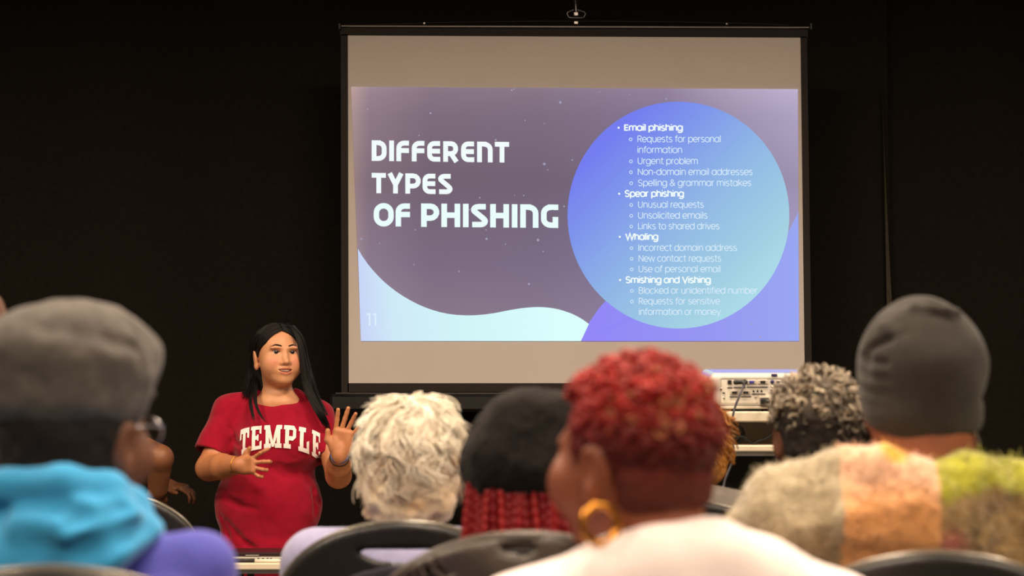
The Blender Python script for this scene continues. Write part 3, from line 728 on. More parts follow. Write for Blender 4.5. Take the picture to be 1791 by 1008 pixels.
o = MB().box((at(1294, 716, YP + .14)[0], YP + .14, z_top1 + .0035), (.06, .04, .0035), .001).build('remote_control', mat('remote_shell', lin(186, 200, 210), .4), None); tag(o, 'small pale remote control lying under the raised projector', 'remote')

# ------------------------------------------------------------------ the presenter's table
YT = 6.45
zt1 = at(0, 985.5, YT)[2]; zt0 = at(0, 998, YT)[2]
tx0, tx1 = at(384, 990, YT)[0], at(760, 990, YT)[0]
tcx, thw = (tx0 + tx1) / 2, (tx1 - tx0) / 2
tab = empty('folding_table', (tcx, YT + .19, 0), 'cream folding table in front of the red T-shirt presenter', 'table')
MB().box((tcx, YT + .18, (zt0 + zt1) / 2), (thw, .18, (zt1 - zt0) / 2), .004).build('tabletop', M['laminate'], tab)
MB().box((tcx, YT + .18, zt0 - .006), (thw - .01, .17, .006)).build('edge_rail', M['steel'], tab)
for sx in (-1, 1):
    for sy in (.04, .32): MB().tube([(tcx + sx * (thw - .06), YT + sy, 0), (tcx + sx * (thw - .06), YT + sy, zt0)], .013, 10).build('leg', M['steel'], tab, True)
lx0, lx1 = at(396, 975, YT + .06)[0], at(540, 975, YT + .06)[0]
lc = (lx0 + lx1) / 2; lh = (lx1 - lx0) / 2
lap = empty('laptop', (lc, YT + .18, zt1), 'closed laptop with dark lid on the table before the presenter', 'laptop')
zl = zt1 + .004
M['silver'] = mat('silver', lin(205, 198, 186), .35, .03, 40, metal=.3)
MB().box((lc, YT + .16, zt1 + .010), (lh, .11, .007), .003).build('laptop_base', M['silver'], lap)
MB().box((lc, YT + .16, zt1 + .0235), (lh, .11, .0065), .003).build('laptop_lid', mat('dark_lid', lin(44, 26, 28), .35, .05, 40), lap)
MB().box((at(441, 965, YT + .05)[0], YT + .0505, zt1 + .0215), (.022, .0015, .0012), .0004).build('lid_notch', M['silver'], lap)
for px in (452, 460, 468, 474): MB().box((at(px, 980, YT + .05)[0], YT + .0505, zt1 + .0115), (.003, .001, .0017)).build('side_port', M['port_black'], lap)
mk = empty('marker_pen', (at(440, 985, YT + .02)[0], YT + .025, zt1), 'white marker pen with black cap lying on the table edge', 'pen')
xa, xb, xc = at(404, 983, YT + .02)[0], at(444, 983, YT + .02)[0], at(489, 983, YT + .02)[0]
MB().tube([(xb, YT + .025, zt1 + .006), (xc - .01, YT + .025, zt1 + .006), (xc, YT + .025, zt1 + .006), (xc + .006, YT + .025, zt1 + .006)], [.0055, .0055, .004, .002], 12).build('barrel', M['white_plastic'], mk, True)
MB().tube([(xa, YT + .025, zt1 + .0065), (xb + .002, YT + .025, zt1 + .0065)], .0063, 12).build('cap', M['black_plastic'], mk, True)

# ------------------------------------------------------------------ stacking chairs
def arch_chair():
    r = empty('stacking_chair', (0, 0, 0))
    HW, TOP, SPR = .24, 1.012, .852        # half width, top of the arch, spring line
    def vol(inset, th, step, slot, y0):
        v = Vol.uni((-.27, -.13, .5), (.27, .09, 1.06), step)
        X = v.ax[0][:, None, None]; Y = v.ax[1][None, :, None]; Z = v.ax[2][None, None, :]
        hw = HW - inset; dz = np.maximum(Z - SPR, 0); k0 = np.sqrt((X / hw) ** 2 + (dz / (TOP - inset - SPR)) ** 2)
        d2 = np.where(Z > SPR, (k0 - 1) * min(hw, TOP - inset - SPR), np.abs(X) - hw)
        d2 = np.maximum(d2, (.56 + inset) - Z)
        d2 = d2 + 0 * Y
        yc = y0 - .035 + .9 * X ** 2 - .12 * (Z - .56)     # curved and raked back
        d3 = np.abs(Y - yc) - th / 2
        q = .008
        d = np.minimum(np.maximum(d2 + q, d3 + q * .6), 0) + np.sqrt(np.maximum(d2 + q, 0) ** 2 + np.maximum(d3 + q * .6, 0) ** 2) - q
        if slot:
            sx = X / .08; sz = (Z - (TOP - .062) - 1.2 * X ** 2) / .013
            ds = (np.sqrt(sx ** 2 + sz ** 2) - 1) * .013 + 0 * Y
            d = np.maximum(d, -ds)
        v.D = d.astype(np.float32); return v.mesh()
    V, F = vol(0, .022, .006, True, 0); mesh_obj('back_shell', V, F, M['black_plastic'], r, world=False)
    # upholstered pad on both faces below the slot
    def pad(y0):
        v = Vol.uni((-.25, -.13, .55), (.25, .1, 1.0), .007)
        X = v.ax[0][:, None, None]; Y = v.ax[1][None, :, None]; Z = v.ax[2][None, None, :]
        top = .935 - 2.2 * X ** 2
        d2 = np.maximum(np.maximum(np.abs(X) - .205, Z - top), .585 - Z) + 0 * Y
        d3 = np.abs(Y - (y0 - .035 + .9 * X ** 2 - .12 * (Z - .56))) - .008
        q = .007; d = np.minimum(np.maximum(d2 + q, d3 + q), 0) + np.sqrt(np.maximum(d2 + q, 0) ** 2 + np.maximum(d3 + q, 0) ** 2) - q
        v.D = d.astype(np.float32); return v.mesh()
    V, F = pad(-.011); mesh_obj('back_pad', V, F, M['navy'], r, world=False)
    V, F = pad(.012); mesh_obj('back_pad', V, F, M['navy'], r, world=False)
    # polished rim along the arch
    pts = []
    for t in np.linspace(0, math.pi, 33):
        x = (HW + .002) * math.cos(t); z = SPR + (TOP + .002 - SPR) * math.sin(t); pts.append((x, -.035 + .9 * x * x - .12 * (z - .56), z))
    MB().tube(pts, .0055, 6).build('rim', M['rim'], r, True, world=False)
    v = Vol.uni((-.27, -.03, .4), (.27, .5, .49), .007); v.box((0, .235, .435), (.225, .235, .022), .02, 0); v.ell((0, .25, .47), (.17, .17, .018), .02, '-')
    V, F = v.mesh(); mesh_obj('seat', V, F, M['navy'], r, world=False)
    for sx in (-1, 1):
        MB().tube([(sx * .2, .44, .0), (sx * .2, .42, .41)], .011, 8).build('leg', M['chrome'], r, True, world=False)
        MB().tube([(sx * .21, -.04, 0), (sx * .2, .02, .41)], .011, 8).build('leg', M['chrome'], r, True, world=False)
        MB().tube([(sx * .2, .43, .405), (sx * .2, .02, .405), (sx * .2, -.012, .5), (sx * .2, -.006, .62)], .01, 8).build('side_frame', M['chrome'], r, True, world=False)
    return r
M['rim'] = mat('rim_plastic', lin(120, 114, 104), .22, .05, 60, metal=.35)
chair0 = arch_chair(); _first = [True]
def chair(x, y, rz, label, zs=1.):
    o = chair0 if _first[0] else copy_tree(chair0); _first[0] = False
    o.location = (x, y, 0); o.rotation_euler = (0, 0, math.radians(rz)); o.scale = (1, 1, zs); tag(o, label, 'chair', 'stacking chairs with arched backs'); return o
# ------------------------------------------------------------------ people: shared builders
def head_sdf(v, face_w=.063, neck=None, neck_r=.055, ears=True, fine=False, neck_k=.03):
    v.ell((0, -.012, .022), (.074, .092, .080), 0)
    v.ell((0, .026, -.03), (face_w, .064, .086), .03)
    v.ell((0, .03, -.08), (.052, .054, .036), .025)
    v.ell((0, .072, -.1), (.022, .018, .015), .022)
    for s in (-1, 1):
        v.ell((s * .036, .066, -.035), (.026, .02, .026), .025)
        if fine: v.ell((s * .03, .083, .014), (.024, .012, .008), .015); v.ell((s * .031, .098, -.002), (.018, .014, .011), .016, '-')
        else: v.ell((s * .03, .074, .014), (.022, .01, .008), .02); v.ell((s * .031, .099, -.002), (.016, .011, .01), .012, '-'); v.ell((s * .044, .055, -.038), (.026, .026, .03), .03)
    v.cap((0, .084, .002), (0, .1, -.034), .0075, .011, .012)
    v.ell((0, .103, -.037), (.0115, .012, .0105), .008)
    for s in (-1, 1):
        v.ell((s * .0135, .093, -.041), (.0085, .011, .008), .006)
        if fine: v.ell((s * .0075, .104, -.0475), (.0042, .006, .0035), .003, '-')
    if fine:
        v.ell((0, .086, -.069), (.03, .016, .018), .014)
        v.path([(-.027, .084, -.0635), (-.014, .0955, -.0612), (-.005, .0995, -.0592), (0, .0997, -.0602), (.005, .0995, -.0592), (.014, .0955, -.0612), (.027, .084, -.0635)], [.0016, .003, .0036, .0034, .0036, .003, .0016], .004)
        v.path([(-.0255, .085, -.0655), (-.014, .0945, -.0755), (0, .0975, -.0795), (.014, .0945, -.0755), (.0255, .085, -.0655)], [.0016, .0042, .0052, .0042, .0016], .004)
        for x in np.linspace(-.0225, .0225, 15): v.ell((x, .103 - 9 * x * x, -.0696 + 9 * x * x), (.0034, .026, .0013 + .0044 * (1 - (x / .0235) ** 2)), .0012, '-')
        for s in (-1, 1):   # almond openings of the eyes
            v.ell((s * .0305, .094, .0005), (.0142, .022, .0044), .002, '-', R=rot(y=s * -6))
    else:
        v.ell((0, .094, -.063), (.022, .01, .005), .006); v.ell((0, .093, -.076), (.019, .01, .006), .006)
    if ears:
        for s in (-1, 1):
            R = rot(z=s * -18, y=s * 8)
            v.ell((s * .080, -.014, -.018), (.0085, .021, .030), .006, R=R); v.ell((s * .078, -.007, -.048), (.008, .011, .014), .008)
            v.ell((s * .0895, -.009, -.017), (.0065, .012, .019), .004, '-', R=R)
    if neck is not None:
        a = v.w((0, -.02, -.055)); sv = (v.t, v.R, v.sc); v.frame()
        v.cap(a, neck, neck_r * sv[2], neck_r * sv[2] * 1.08, neck_k); v.t, v.R, v.sc = sv
def eyes(root, t, R, sc, col):
    for s in (-1, 1):
        n1, n2 = 12, 10; V = []; C = []
        c = np.array([s * .0305, .0725, .0005])
        for i in range(n2 + 1):
            th = math.pi * i / n2
            for j in range(n1):
                ph = 2 * math.pi * j / n1; d = np.array([math.sin(th) * math.cos(ph), math.cos(th), math.sin(th) * math.sin(ph)])
                V.append(t + sc * (R @ (c + .0125 * d))); C.append((.01, .008, .008) if th < .3 else (col if th < .74 else (.62, .56, .50)))
        F = [(i * n1 + j, i * n1 + (j + 1) % n1, (i + 1) * n1 + (j + 1) % n1, (i + 1) * n1 + j) for i in range(n2) for j in range(n1)]
        mesh_obj('eye', V, F, M['eye_white'], root, col=np.array(C))
def hand_sdf(v, wrist, ydir, zdir, side, sc=1., curl=(20, 22, 25, 28), splay=(9, 2, -5, -13), thumb=((.026, .02, .006), (.052, .048, .012), (.062, .08, .014))):
    """hand rooted at the wrist: ydir to the fingers, zdir out of the palm; side=+1 puts the thumb on cross(ydir, zdir)"""
    y = np.array(ydir, float); y /= np.linalg.norm(y); z = np.array(zdir, float); z -= y * (z @ y); z /= np.linalg.norm(z); x = np.cross(y, z) * side
    R = np.stack([x, y, z], 1); v.frame(wrist, R, sc)
    v.cap((0, -.01, 0), (0, .02, 0), .025, .024, .01)
    v.box((.0, .05, 0), (.039, .045, .0145), .0135, .014)
    v.ell((.024, .03, .008), (.017, .03, .014), .012); v.ell((-.024, .04, .006), (.014, .032, .011), .01)
    lens = (.070, .078, .072, .056); xs = (.0285, .0098, -.0088, -.0268); ys = (.09, .094, .09, .082)
    for i in range(4):
        p = np.array([xs[i], ys[i] - .012, 0]); a = math.radians(splay[i]); ang = math.radians(curl[i] * .5)
        rr = (.0092, .0095, .009, .008)[i]; pts = [p]; rad = [rr]
        for f, nb in ((.46, 1.), (.30, 1.1), (.24, .7)):
            L = lens[i] * f + (.012 if f == .46 else 0)
            d = np.array([math.sin(a) * math.cos(ang), math.cos(a) * math.cos(ang), math.sin(ang)]); p = p + L * d; pts.append(p); rad.append(rad[-1] * .92); ang += math.radians(curl[i] * nb)
        v.path(pts, rad, .0035)
    v.path(list(thumb), [.0135, .0115, .0092], .008)
    v.frame()

def seated(label, hpx, d, hyaw=0, hpitch=0, hroll=0, hs=1., lean=.05, w=.18, sh=.95, neckz=1.0, tw=0., tdx=0., skin=None, top=None, bot=None,
           neck_r=.055, shr=.058, bulk=1., topname='jacket', step=.0075, headstep=.0045, mod=None, face_w=.063, eyecol=(.05, .025, .012), topcol=None, ears=True):
    hc = at(hpx[0], hpx[1], d)
    base = np.array([hc[0] + tdx, d - lean, 0.])
    root = empty('person', base, label, 'person')
    RH = rot(z=hyaw) @ rot(x=hpitch) @ rot(y=hroll); RT = rot(z=tw)
    topz = hc[2] + .14
    def axz(a, b, c0, st): return axis_of((a, c0, .02), (c0, b, st))
    hx, hy = hc[0], hc[1]
    v = Vol(axis_of((base[0] - .36, hx - .12, .018), (hx - .12, hx + .12, headstep), (hx + .12, base[0] + .36, .018)),
            axis_of((base[1] - .2, hy - .14, .018), (hy - .14, hy + .145, headstep), (hy + .145, base[1] + .62, .018)),
            axis_of((.06, hc[2] - .2, .018), (hc[2] - .2, topz, headstep)))
    v.frame(hc, RH, hs)
    nb = base + RT @ np.array([0, .005, neckz - .03])
    head_sdf(v, face_w, neck=nb, neck_r=neck_r, ears=ears)
    v.frame(base, RT)
    v.ell((0, 0, sh - .16), (w - .03, .085, .2), .04); v.ell((0, .01, .62), (.13, .1, .1), .06); v.cap((-w + .02, 0, sh - .01), (w - .02, 0, sh - .01), .035, .035, .03)
    for s in (-1, 1):
        v.cap((s * (w + .01), 0, sh - .02), (s * (w + .06), .06, sh - .29), .04, .036, .02); v.cap((s * (w + .06), .06, sh - .29), (s * .12, .31, .665), .036, .026, .01)
        v.cap((s * .09, .02, .57), (s * .1, .42, .56), .06, .05, .03); v.cap((s * .1, .42, .55), (s * .1, .44, .075), .05, .036, .02)
    for s in (-1, 1):   # hands folded on the lap
        v.ell((s * .085, .345, .655), (.05, .045, .02), .01)
        for q in range(4): v.cap((s * .06, .335 + .02 * q, .655), (s * -.005, .36 + .02 * q, .645), .011, .009, .006)
    v.frame()
    V, F = v.mesh(); mesh_obj('body', V, F, skin, root)
    eyes(root, hc, RH, hs, eyecol)
    # garment over the torso and arms
    tv = Vol(axis_of((base[0] - .42, base[0] + .42, step)), axis_of((base[1] - .24, base[1] + .2, step), (base[1] + .2, base[1] + .36, .014)), axis_of((.48, .75, .016), (.75, max(neckz, sh) + .16, step)))
    tv.frame(base, RT)
    tv.ell((0, -.015, sh - .17), (w + .005, .118 * bulk, .23), 0); tv.ell((0, .01, .66), (.165 * bulk, .135 * bulk, .17), .06)
    tv.cap((-w, -.01, sh), (w, -.01, sh), shr, shr, .04); tv.ell((0, -.035, neckz - .035), (.1, .085, .07), .04)
    for s in (-1, 1):
        tv.cap((s * .045, -.035, neckz), (s * w, -.01, sh + .004), .045, shr, .035)
        tv.cap((s * (w + .015), 0, sh - .01), (s * (w + .068), .06, sh - .3), shr, shr * .85, .03)
        tv.cap((s * (w + .068), .06, sh - .3), (s * .125, .29, .67), shr * .85, shr * .68, .015)
    if mod: mod(tv, base, RT)
    tv.below((0, 0, .53), (0, 0, -1), .01)
    V, F = tv.mesh(); V = relax(V, F, 1)
    mesh_obj(topname, V, F, top, root, col=(topcol(V) if topcol else None))
    # trousers and shoes
    bv = Vol.uni(base + np.array([-.3, -.2, .03]), base + np.array([.3, .62, .72]), .017)
    bv.frame(base, RT)
    bv.ell((0, 0, .565), (.175, .15, .105), 0)
    for s in (-1, 1):
        bv.cap((s * .09, .0, .552), (s * .105, .43, .54), .085, .068, .03); bv.cap((s * .105, .43, .54), (s * .105, .45, .11), .066, .052, .02)
    bv.below((0, 0, .095), (0, 0, -1)); bv.below((0, 0, .4635), (0, 0, -1)) if False else None
    V, F = bv.mesh(); V = relax(V, F, 2); mesh_obj('trousers', V, F, bot or M['denim'], root)
    for s in (-1, 1):
        c = base + RT @ np.array([s * .105, .5, 0])
        sv = Vol.uni(c + np.array([-.17, -.17, -.01]), c + np.array([.17, .2, .16]), .012); sv.frame(c, RT)
        sv.cap((0, -.05, .05), (0, .09, .04), .048, .042, 0); sv.cap((0, -.05, .06), (0, -.05, .11), .045, .045, .02); sv.below((0, 0, .003), (0, 0, -1))
        V, F = sv.mesh(); mesh_obj('shoe', V, F, M['shoe'], root)
    return dict(root=root, hc=hc, R=RH, s=hs, base=base, RT=RT)
def head_vol(P, step, ext=.16):
    v = Vol.uni(P['hc'] - ext, P['hc'] + ext, step); v.frame(P['hc'], P['R'], P['s']); return v
def scalp(n, seed, zmin=-.07, face=True):
    """points and normals on the hair-bearing part of the skull (head space)"""
    r = np.random.default_rng(seed); out = []
    while len(out) < n:
        d = r.normal(size=3); d /= np.linalg.norm(d)
        p = np.array([0, -.012, .016]) + d * np.array([.076, .094, .084])
        if p[2] < zmin: continue
        if face and p[1] > .02 and p[2] < .055 + (.075 - p[1]) * .2: continue
        if face and p[1] > -.01 and p[2] < -.02: continue
        nrm = d / np.array([.076, .094, .084]); out.append((p, nrm / np.linalg.norm(nrm)))
    return out
def strand_mesh(name, paths, sides, material, P, colors=None):
    V, F = tubes(paths, sides)
    W = P['hc'] + P['s'] * (V @ P['R'].T)
    col = None
    if colors is not None: col = np.concatenate([np.repeat(np.asarray(c)[None, :3], len(p[0]) * sides, 0) for c, p in zip(colors, paths)])
    return mesh_obj(name, W, F, material, P['root'], col=col)
# ------------------------------------------------------------------ the presenter
def C3(r, g, b): return np.array(lin(r, g, b)[:3])
M['presenter_skin'] = mat('presenter_skin', (1, 1, 1, 1), .5, .05, 60, .06, 400, attr='Col', sss=.12)
M['shirt'] = mat('red_cotton', lin(146, 4, 36), .85, .09, 45, .12, 500, sheen=.15, spec=.15)
M['shirt_print'] = mat('white_print', lin(236, 224, 218), .7, .05, 60, spec=.2)
M['black_hair'] = mat('black_hair', lin(19, 15, 14), .5, .2, 200, spec=.25)
YQ = 7.0
pb = np.array([at(478, 800, YQ)[0], YQ, 0.])
pres = empty('person', pb, 'standing presenter in a red T-shirt with arched white lettering, open hand raised', 'person')
hc = at(485.5, 618.5, YQ - .01); HR = rot(z=180 + 24) @ rot(x=2); HS = .96
W = lambda px, py, y: at(px, py, y)
xa = lambda px: at(px, 700, YQ)[0]
v = Vol(axis_of((xa(330), xa(412), .006), (xa(412), xa(640), .0026)), axis_of((6.5, 6.83, .0032), (6.83, 7.12, .0032), (7.12, 7.18, .006)), axis_of((.03, at(0, 842, 6.8)[2], .008), (at(0, 842, 6.8)[2], at(0, 690, 7)[2], .003), (at(0, 690, 7)[2], at(0, 555, 7)[2], .0022)))
v.frame(hc, HR, HS)
head_sdf(v, .068, neck=W(487, 706, YQ + .02), neck_r=.051, fine=True)
for s in (-1, 1): v.ell((s * .044, .05, -.048), (.026, .028, .03), .03)
v.ell((0, .064, -.094), (.03, .026, .02), .02); v.ell((0, .08, -.102), (.017, .012, .011), .012)
v.frame()
nb = W(487, 712, YQ + .02)
v.ell(W(484, 745, YQ + .01), (.15, .075, .1), .05); v.ell(W(472, 880, YQ), (.15, .1, .2), .08); v.cap(W(400, 724, YQ), W(560, 726, YQ), .04, .04, .03)
v.ell(W(487, 704, YQ + .0), (.075, .06, .035), .03)
v.ell(W(470, 990, YQ), (.15, .1, .14), .06)
for s in (-1, 1):
    v.cap((pb[0] + s * .085, YQ, .72), (pb[0] + s * .095, YQ, .42), .07, .05, .03); v.cap((pb[0] + s * .095, YQ, .42), (pb[0] + s * .1, YQ + .02, .08), .045, .03, .01)
# her right arm (left in the picture)
SA, EA, WA = W(403, 732, YQ + .01), W(365, 819, 6.92), W(419, 814, 6.74)
v.cap(SA, EA, .042, .043, .02); v.cap(EA, EA * .55 + WA * .45, .045, .044, .012); v.cap(EA * .55 + WA * .45, WA, .044, .028, .01)
hand_sdf(v, WA, (.72, -.55, .02), (.55, .78, -.05), 1, .79, curl=(14, 42, 50, 46), splay=(30, 6, -14, -34), thumb=((.022, .018, .004), (.052, .035, .006), (.072, .052, .006)))
# her left arm (right in the picture), forearm raised
SB, EB, WB = W(562, 730, YQ), W(592, 832, 6.9), W(594, 795, 6.71)
v.cap(SB, EB, .04, .043, .02); v.cap(EB, EB * .5 + WB * .5, .044, .041, .012); v.cap(EB * .5 + WB * .5, WB, .041, .027, .01)
hand_sdf(v, WB, (.17, -.08, .98), (-.12, -.98, -.05), -1, .93, curl=(6, 4, 8, 14), splay=(2, -9, -19, -36), thumb=((.024, .02, .006), (.05, .044, .008), (.056, .077, .008)))
V, F = v.mesh()
# skin tones: lips, cheeks, brows
L = ((V - hc) @ HR) / HS
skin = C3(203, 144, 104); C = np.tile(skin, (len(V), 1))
C = mix(C, np.tile(C3(182, 118, 78), (len(V), 1)), sstep(-.15, -.26, L[:, 2]))  # weaker light on arms and body painted as darker skin
fr = (L[:, 1] > .05)
lips = np.exp(-((L[:, 0] / .0235) ** 4 + ((L[:, 2] + .0700) / .0145) ** 4)) * fr * (L[:, 1] > .082)
C = mix(C, np.tile(C3(172, 92, 74), (len(V), 1)), sstep(.25, .7, lips) * .75)
inm = ((np.abs(L[:, 0]) < .02) & (np.abs(L[:, 2] + .0695) < .0052) & (L[:, 1] > .06) & (L[:, 1] < .09)); C[inm] = C3(70, 25, 22)
for s in (-1, 1):
    ck = np.exp(-(((L[:, 0] - s * .042) / .022) ** 2 + ((L[:, 2] + .035) / .022) ** 2)) * fr
    C = mix(C, np.tile(C3(204, 118, 92), (len(V), 1)), ck * .55)
mole = np.hypot(V[:, 0] - W(404.5, 826, 6.75)[0], V[:, 2] - W(404.5, 826, 6.75)[2]) + 10 * (V[:, 1] > 6.8); C = mix(C, np.tile(C3(120, 72, 44), (len(V), 1)), sstep(.006, .003, mole) * .8)
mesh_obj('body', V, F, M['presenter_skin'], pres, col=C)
from mathutils.bvhtree import BVHTree
bvh_skin = BVHTree.FromPolygons([tuple(p) for p in V], [tuple(int(i) for i in f) for f in F])
def onto(bvh, p, dirn, off):
    h = bvh.ray_cast(Vector(p), Vector(dirn)); return None if h[0] is None else np.array(h[0]) - np.array(dirn) * off
eyes(pres, hc, HR, HS, (.02, .012, .01))
hl = lambda x, y, z: hc + HS * (HR @ np.array([x, y, z]))
# brows: strips laid on the forehead
fdir = HR @ np.array([0, -1., 0])
for s in (-1, 1):
    pts = []
    for t in np.linspace(0, 1, 9):
        x = s * (.0125 + .036 * t); z = .0205 + .0055 * math.sin(min(t * 1.25, 1) * 1.9) - .006 * max(0, t - .6) / .4
        q = onto(bvh_skin, hl(x, .15, z), fdir, .0004); pts.append(q if q is not None else hl(x, .085, z))
    rr = 1.25 * np.array([.0016, .0024, .0027, .0028, .0026, .0022, .0018, .0013, .0008]); MB().tube(pts, rr, 6).build('eyebrow', M['black_hair'], pres, True)
    pts = []
    for t in np.linspace(-1, 1, 9):
        q = onto(bvh_skin, hl(s * .0305 + t * .0135, .15, .0048 - .0022 * t * t - s * t * -.001), fdir, .0002); pts.append(q if q is not None else hl(s * .0305 + t * .0135, .088, .005))
    MB().tube(pts, .0011, 5).build('eyelash', M['black_hair'], pres, True)
m = MB()
for k in range(-4, 5): m.box(hl(k * .0046, .0945 - .0006 * k * k, -.0662 + .00018 * k * k), (.0022 * HS, .002, .004), .0006, R=HR)
m.build('teeth', M['tooth'], pres)

# ---- shirt
sv = Vol(axis_of((xa(325), xa(620), .0045)), axis_of((6.80, 7.2, .0045)), axis_of((.6, at(0, 670, YQ)[2], .0045)))
sv.ell(W(484, 768, YQ + .01), (.165, .112, .15), 0); sv.ell(W(469, 885, YQ), (.188, .135, .17), .07); sv.ell(W(469, 985, YQ), (.185, .13, .16), .06)
sv.cap(W(408, 722, YQ + .01), W(553, 730, YQ + .01), .05, .048, .04)
sv.cap(W(462, 694, YQ + .03), W(402, 718, YQ + .01), .034, .05, .03); sv.cap(W(514, 696, YQ + .03), W(554, 728, YQ + .01), .032, .046, .03)
for px in (450, 520): sv.ell(W(px, 780, 6.915), (.068, .045, .06), .06)
def sleeve(a, b, ra, rb):
    q = sv.like(); a = np.array(a); b = np.array(b); n = (b - a) / np.linalg.norm(b - a)
    q.cap(a, b + n * .06, ra, rb, 0); q.below(b, n, .004)
    return q, a, b, n
qa, a_, b_, n_ = sleeve(W(399, 726, YQ + .01), W(369, 794, 6.955), .058, .066); sv.merge(qa, .035); sv.cap(b_ - n_ * .005, b_ + n_ * .05, .050, .053, .004, '-')
qb, a_, b_, n_ = sleeve(W(556, 728, YQ), W(574, 800, 6.95), .053, .058); sv.merge(qb, .03); sv.cap(b_ - n_ * .005, b_ + n_ * .05, .044, .046, .004, '-')
# neck opening and ribbed collar
sv.ell(W(487, 682, YQ + .0), (.054, .076, .040), .006, '-'); sv.cap(W(487, 700, YQ + .02), W(487, 660, YQ + .02), .052, .058, .006, '-')
# folds
for pts, r in (([(398, 748), (405, 764), (412, 776)], .006), ([(402, 772), (418, 779)], .005), ([(392, 912), (412, 935), (432, 953), (440, 962)], .008), ([(430, 948), (450, 962)], .006), ([(548, 868), (556, 880), (557, 900)], .006), ([(384, 905), (398, 940)], .008), ([(556, 815), (545, 860), (548, 900)], .008), ([(392, 872), (420, 885), (450, 890)], .008)):
    P3 = []
    for px, py in pts:
        o = W(px, py, 6.6); P3.append(o)
    # find the front of the cloth there
    ix = [int(np.argmin(np.abs(sv.ax[0] - p[0]))) for p in P3]; iz = [int(np.argmin(np.abs(sv.ax[2] - W(px, py, 6.9)[2]))) for px, py in pts]
    Q = []
    for (px, py), i, k in zip(pts, ix, iz):
        i = int(np.argmin(np.abs(sv.ax[0] - W(px, py, 6.88)[0]))); colm = sv.D[i, :, k]; j = int(np.argmax(colm < 0)) if (colm < 0).any() else 20
        Q.append(np.array([sv.ax[0][i], sv.ax[1][j] - r * .55, sv.ax[2][k]]))
    sv.path(Q, r, .012, '-')
sv.noise(.004, 14, 3); sv.noise(.0025, 34, 4)
sv.below((0, 0, .64), (0, 0, -1), .004)
V, F = sv.mesh(); V = relax(V, F, 2)
mesh_obj('t_shirt', V, F, M['shirt'], pres)
shirt_obj = pres.children[-1] if False else None
bvh = BVHTree.FromPolygons([tuple(p) for p in V], [tuple(int(i) for i in f) for f in F])
# collar rib
pts = []
for t in np.linspace(0, 2 * math.pi, 49):
    c = W(487, 690, YQ + .02); p = c + np.array([.055 * math.cos(t), -.069 * math.sin(t), -.031 * math.sin(t) - .012 + .012 * math.cos(2 * t) * .0]); pts.append(p)
MB().tube(pts, .0055, 6, cap=False).build('collar', M['shirt'], pres, True)

# ---- arched chest lettering
def letters():
    s = .25; f = .19
    T = (.92, [((0, .8), (.92, .8), (.92, 1), (0, 1)), ((0, .56), (.17, .6), (.17, .82), (0, .82)), ((.75, .6), (.92, .56), (.92, .82), (.75, .82)), ((.33, 0), (.59, 0), (.59, 1), (.33, 1)), ((.18, 0), (.74, 0), (.74, f), (.18, f))])
    E = (.86, [((.1, 0), (.36, 0), (.36, 1), (.1, 1)), ((0, .85), (.8, .85), (.8, 1), (0, 1)), ((0, 0), (.82, 0), (.82, .15), (0, .15)), ((.3, .43), (.58, .42), (.58, .58), (.3, .58)), ((.66, .69), (.8, .65), (.8, .85), (.66, .85)), ((.68, .15), (.82, .15), (.82, .36), (.68, .32)), ((.5, .37), (.6, .37), (.6, .63), (.5, .63))])
    Mm = (1.2, [((.1, 0), (.34, 0), (.34, 1), (.1, 1)), ((.86, 0), (1.1, 0), (1.1, 1), (.86, 1)), ((0, 0), (.46, 0), (.46, f), (0, f)), ((.74, 0), (1.2, 0), (1.2, f), (.74, f)), ((0, .82), (.3, .82), (.3, 1), (0, 1)), ((.9, .82), (1.2, .82), (1.2, 1), (.9, 1)), ((.52, .05), (.68, .05), (.38, 1), (.14, 1)), ((.52, .05), (.68, .05), (1.06, 1), (.82, 1))])
    Pp = (.88, [((.1, 0), (.36, 0), (.36, 1), (.1, 1)), ((0, 0), (.5, 0), (.5, f), (0, f)), ((0, .82), (.7, .82), (.66, 1), (0, 1)), ((.3, .36), (.66, .36), (.7, .54), (.3, .54)), ((.62, .48), (.84, .5), (.84, .86), (.62, .88)), ((.64, .36), (.84, .52), (.7, .56), (.55, .5)), ((.66, 1), (.84, .84), (.7, .8), (.55, .9))])
    Ll = (.84, [((.1, 0), (.36, 0), (.36, 1), (.1, 1)), ((0, .82), (.5, .82), (.5, 1), (0, 1)), ((0, 0), (.78, 0), (.78, .18), (0, .18)), ((.6, .15), (.78, .15), (.78, .52), (.6, .45))])
    return [('T', T), ('E', E), ('M', Mm), ('P', Pp), ('L', Ll), ('E', E)]
LT = letters(); tot = sum(l[1][0] for l in LT) + .14 * 5
x = 0
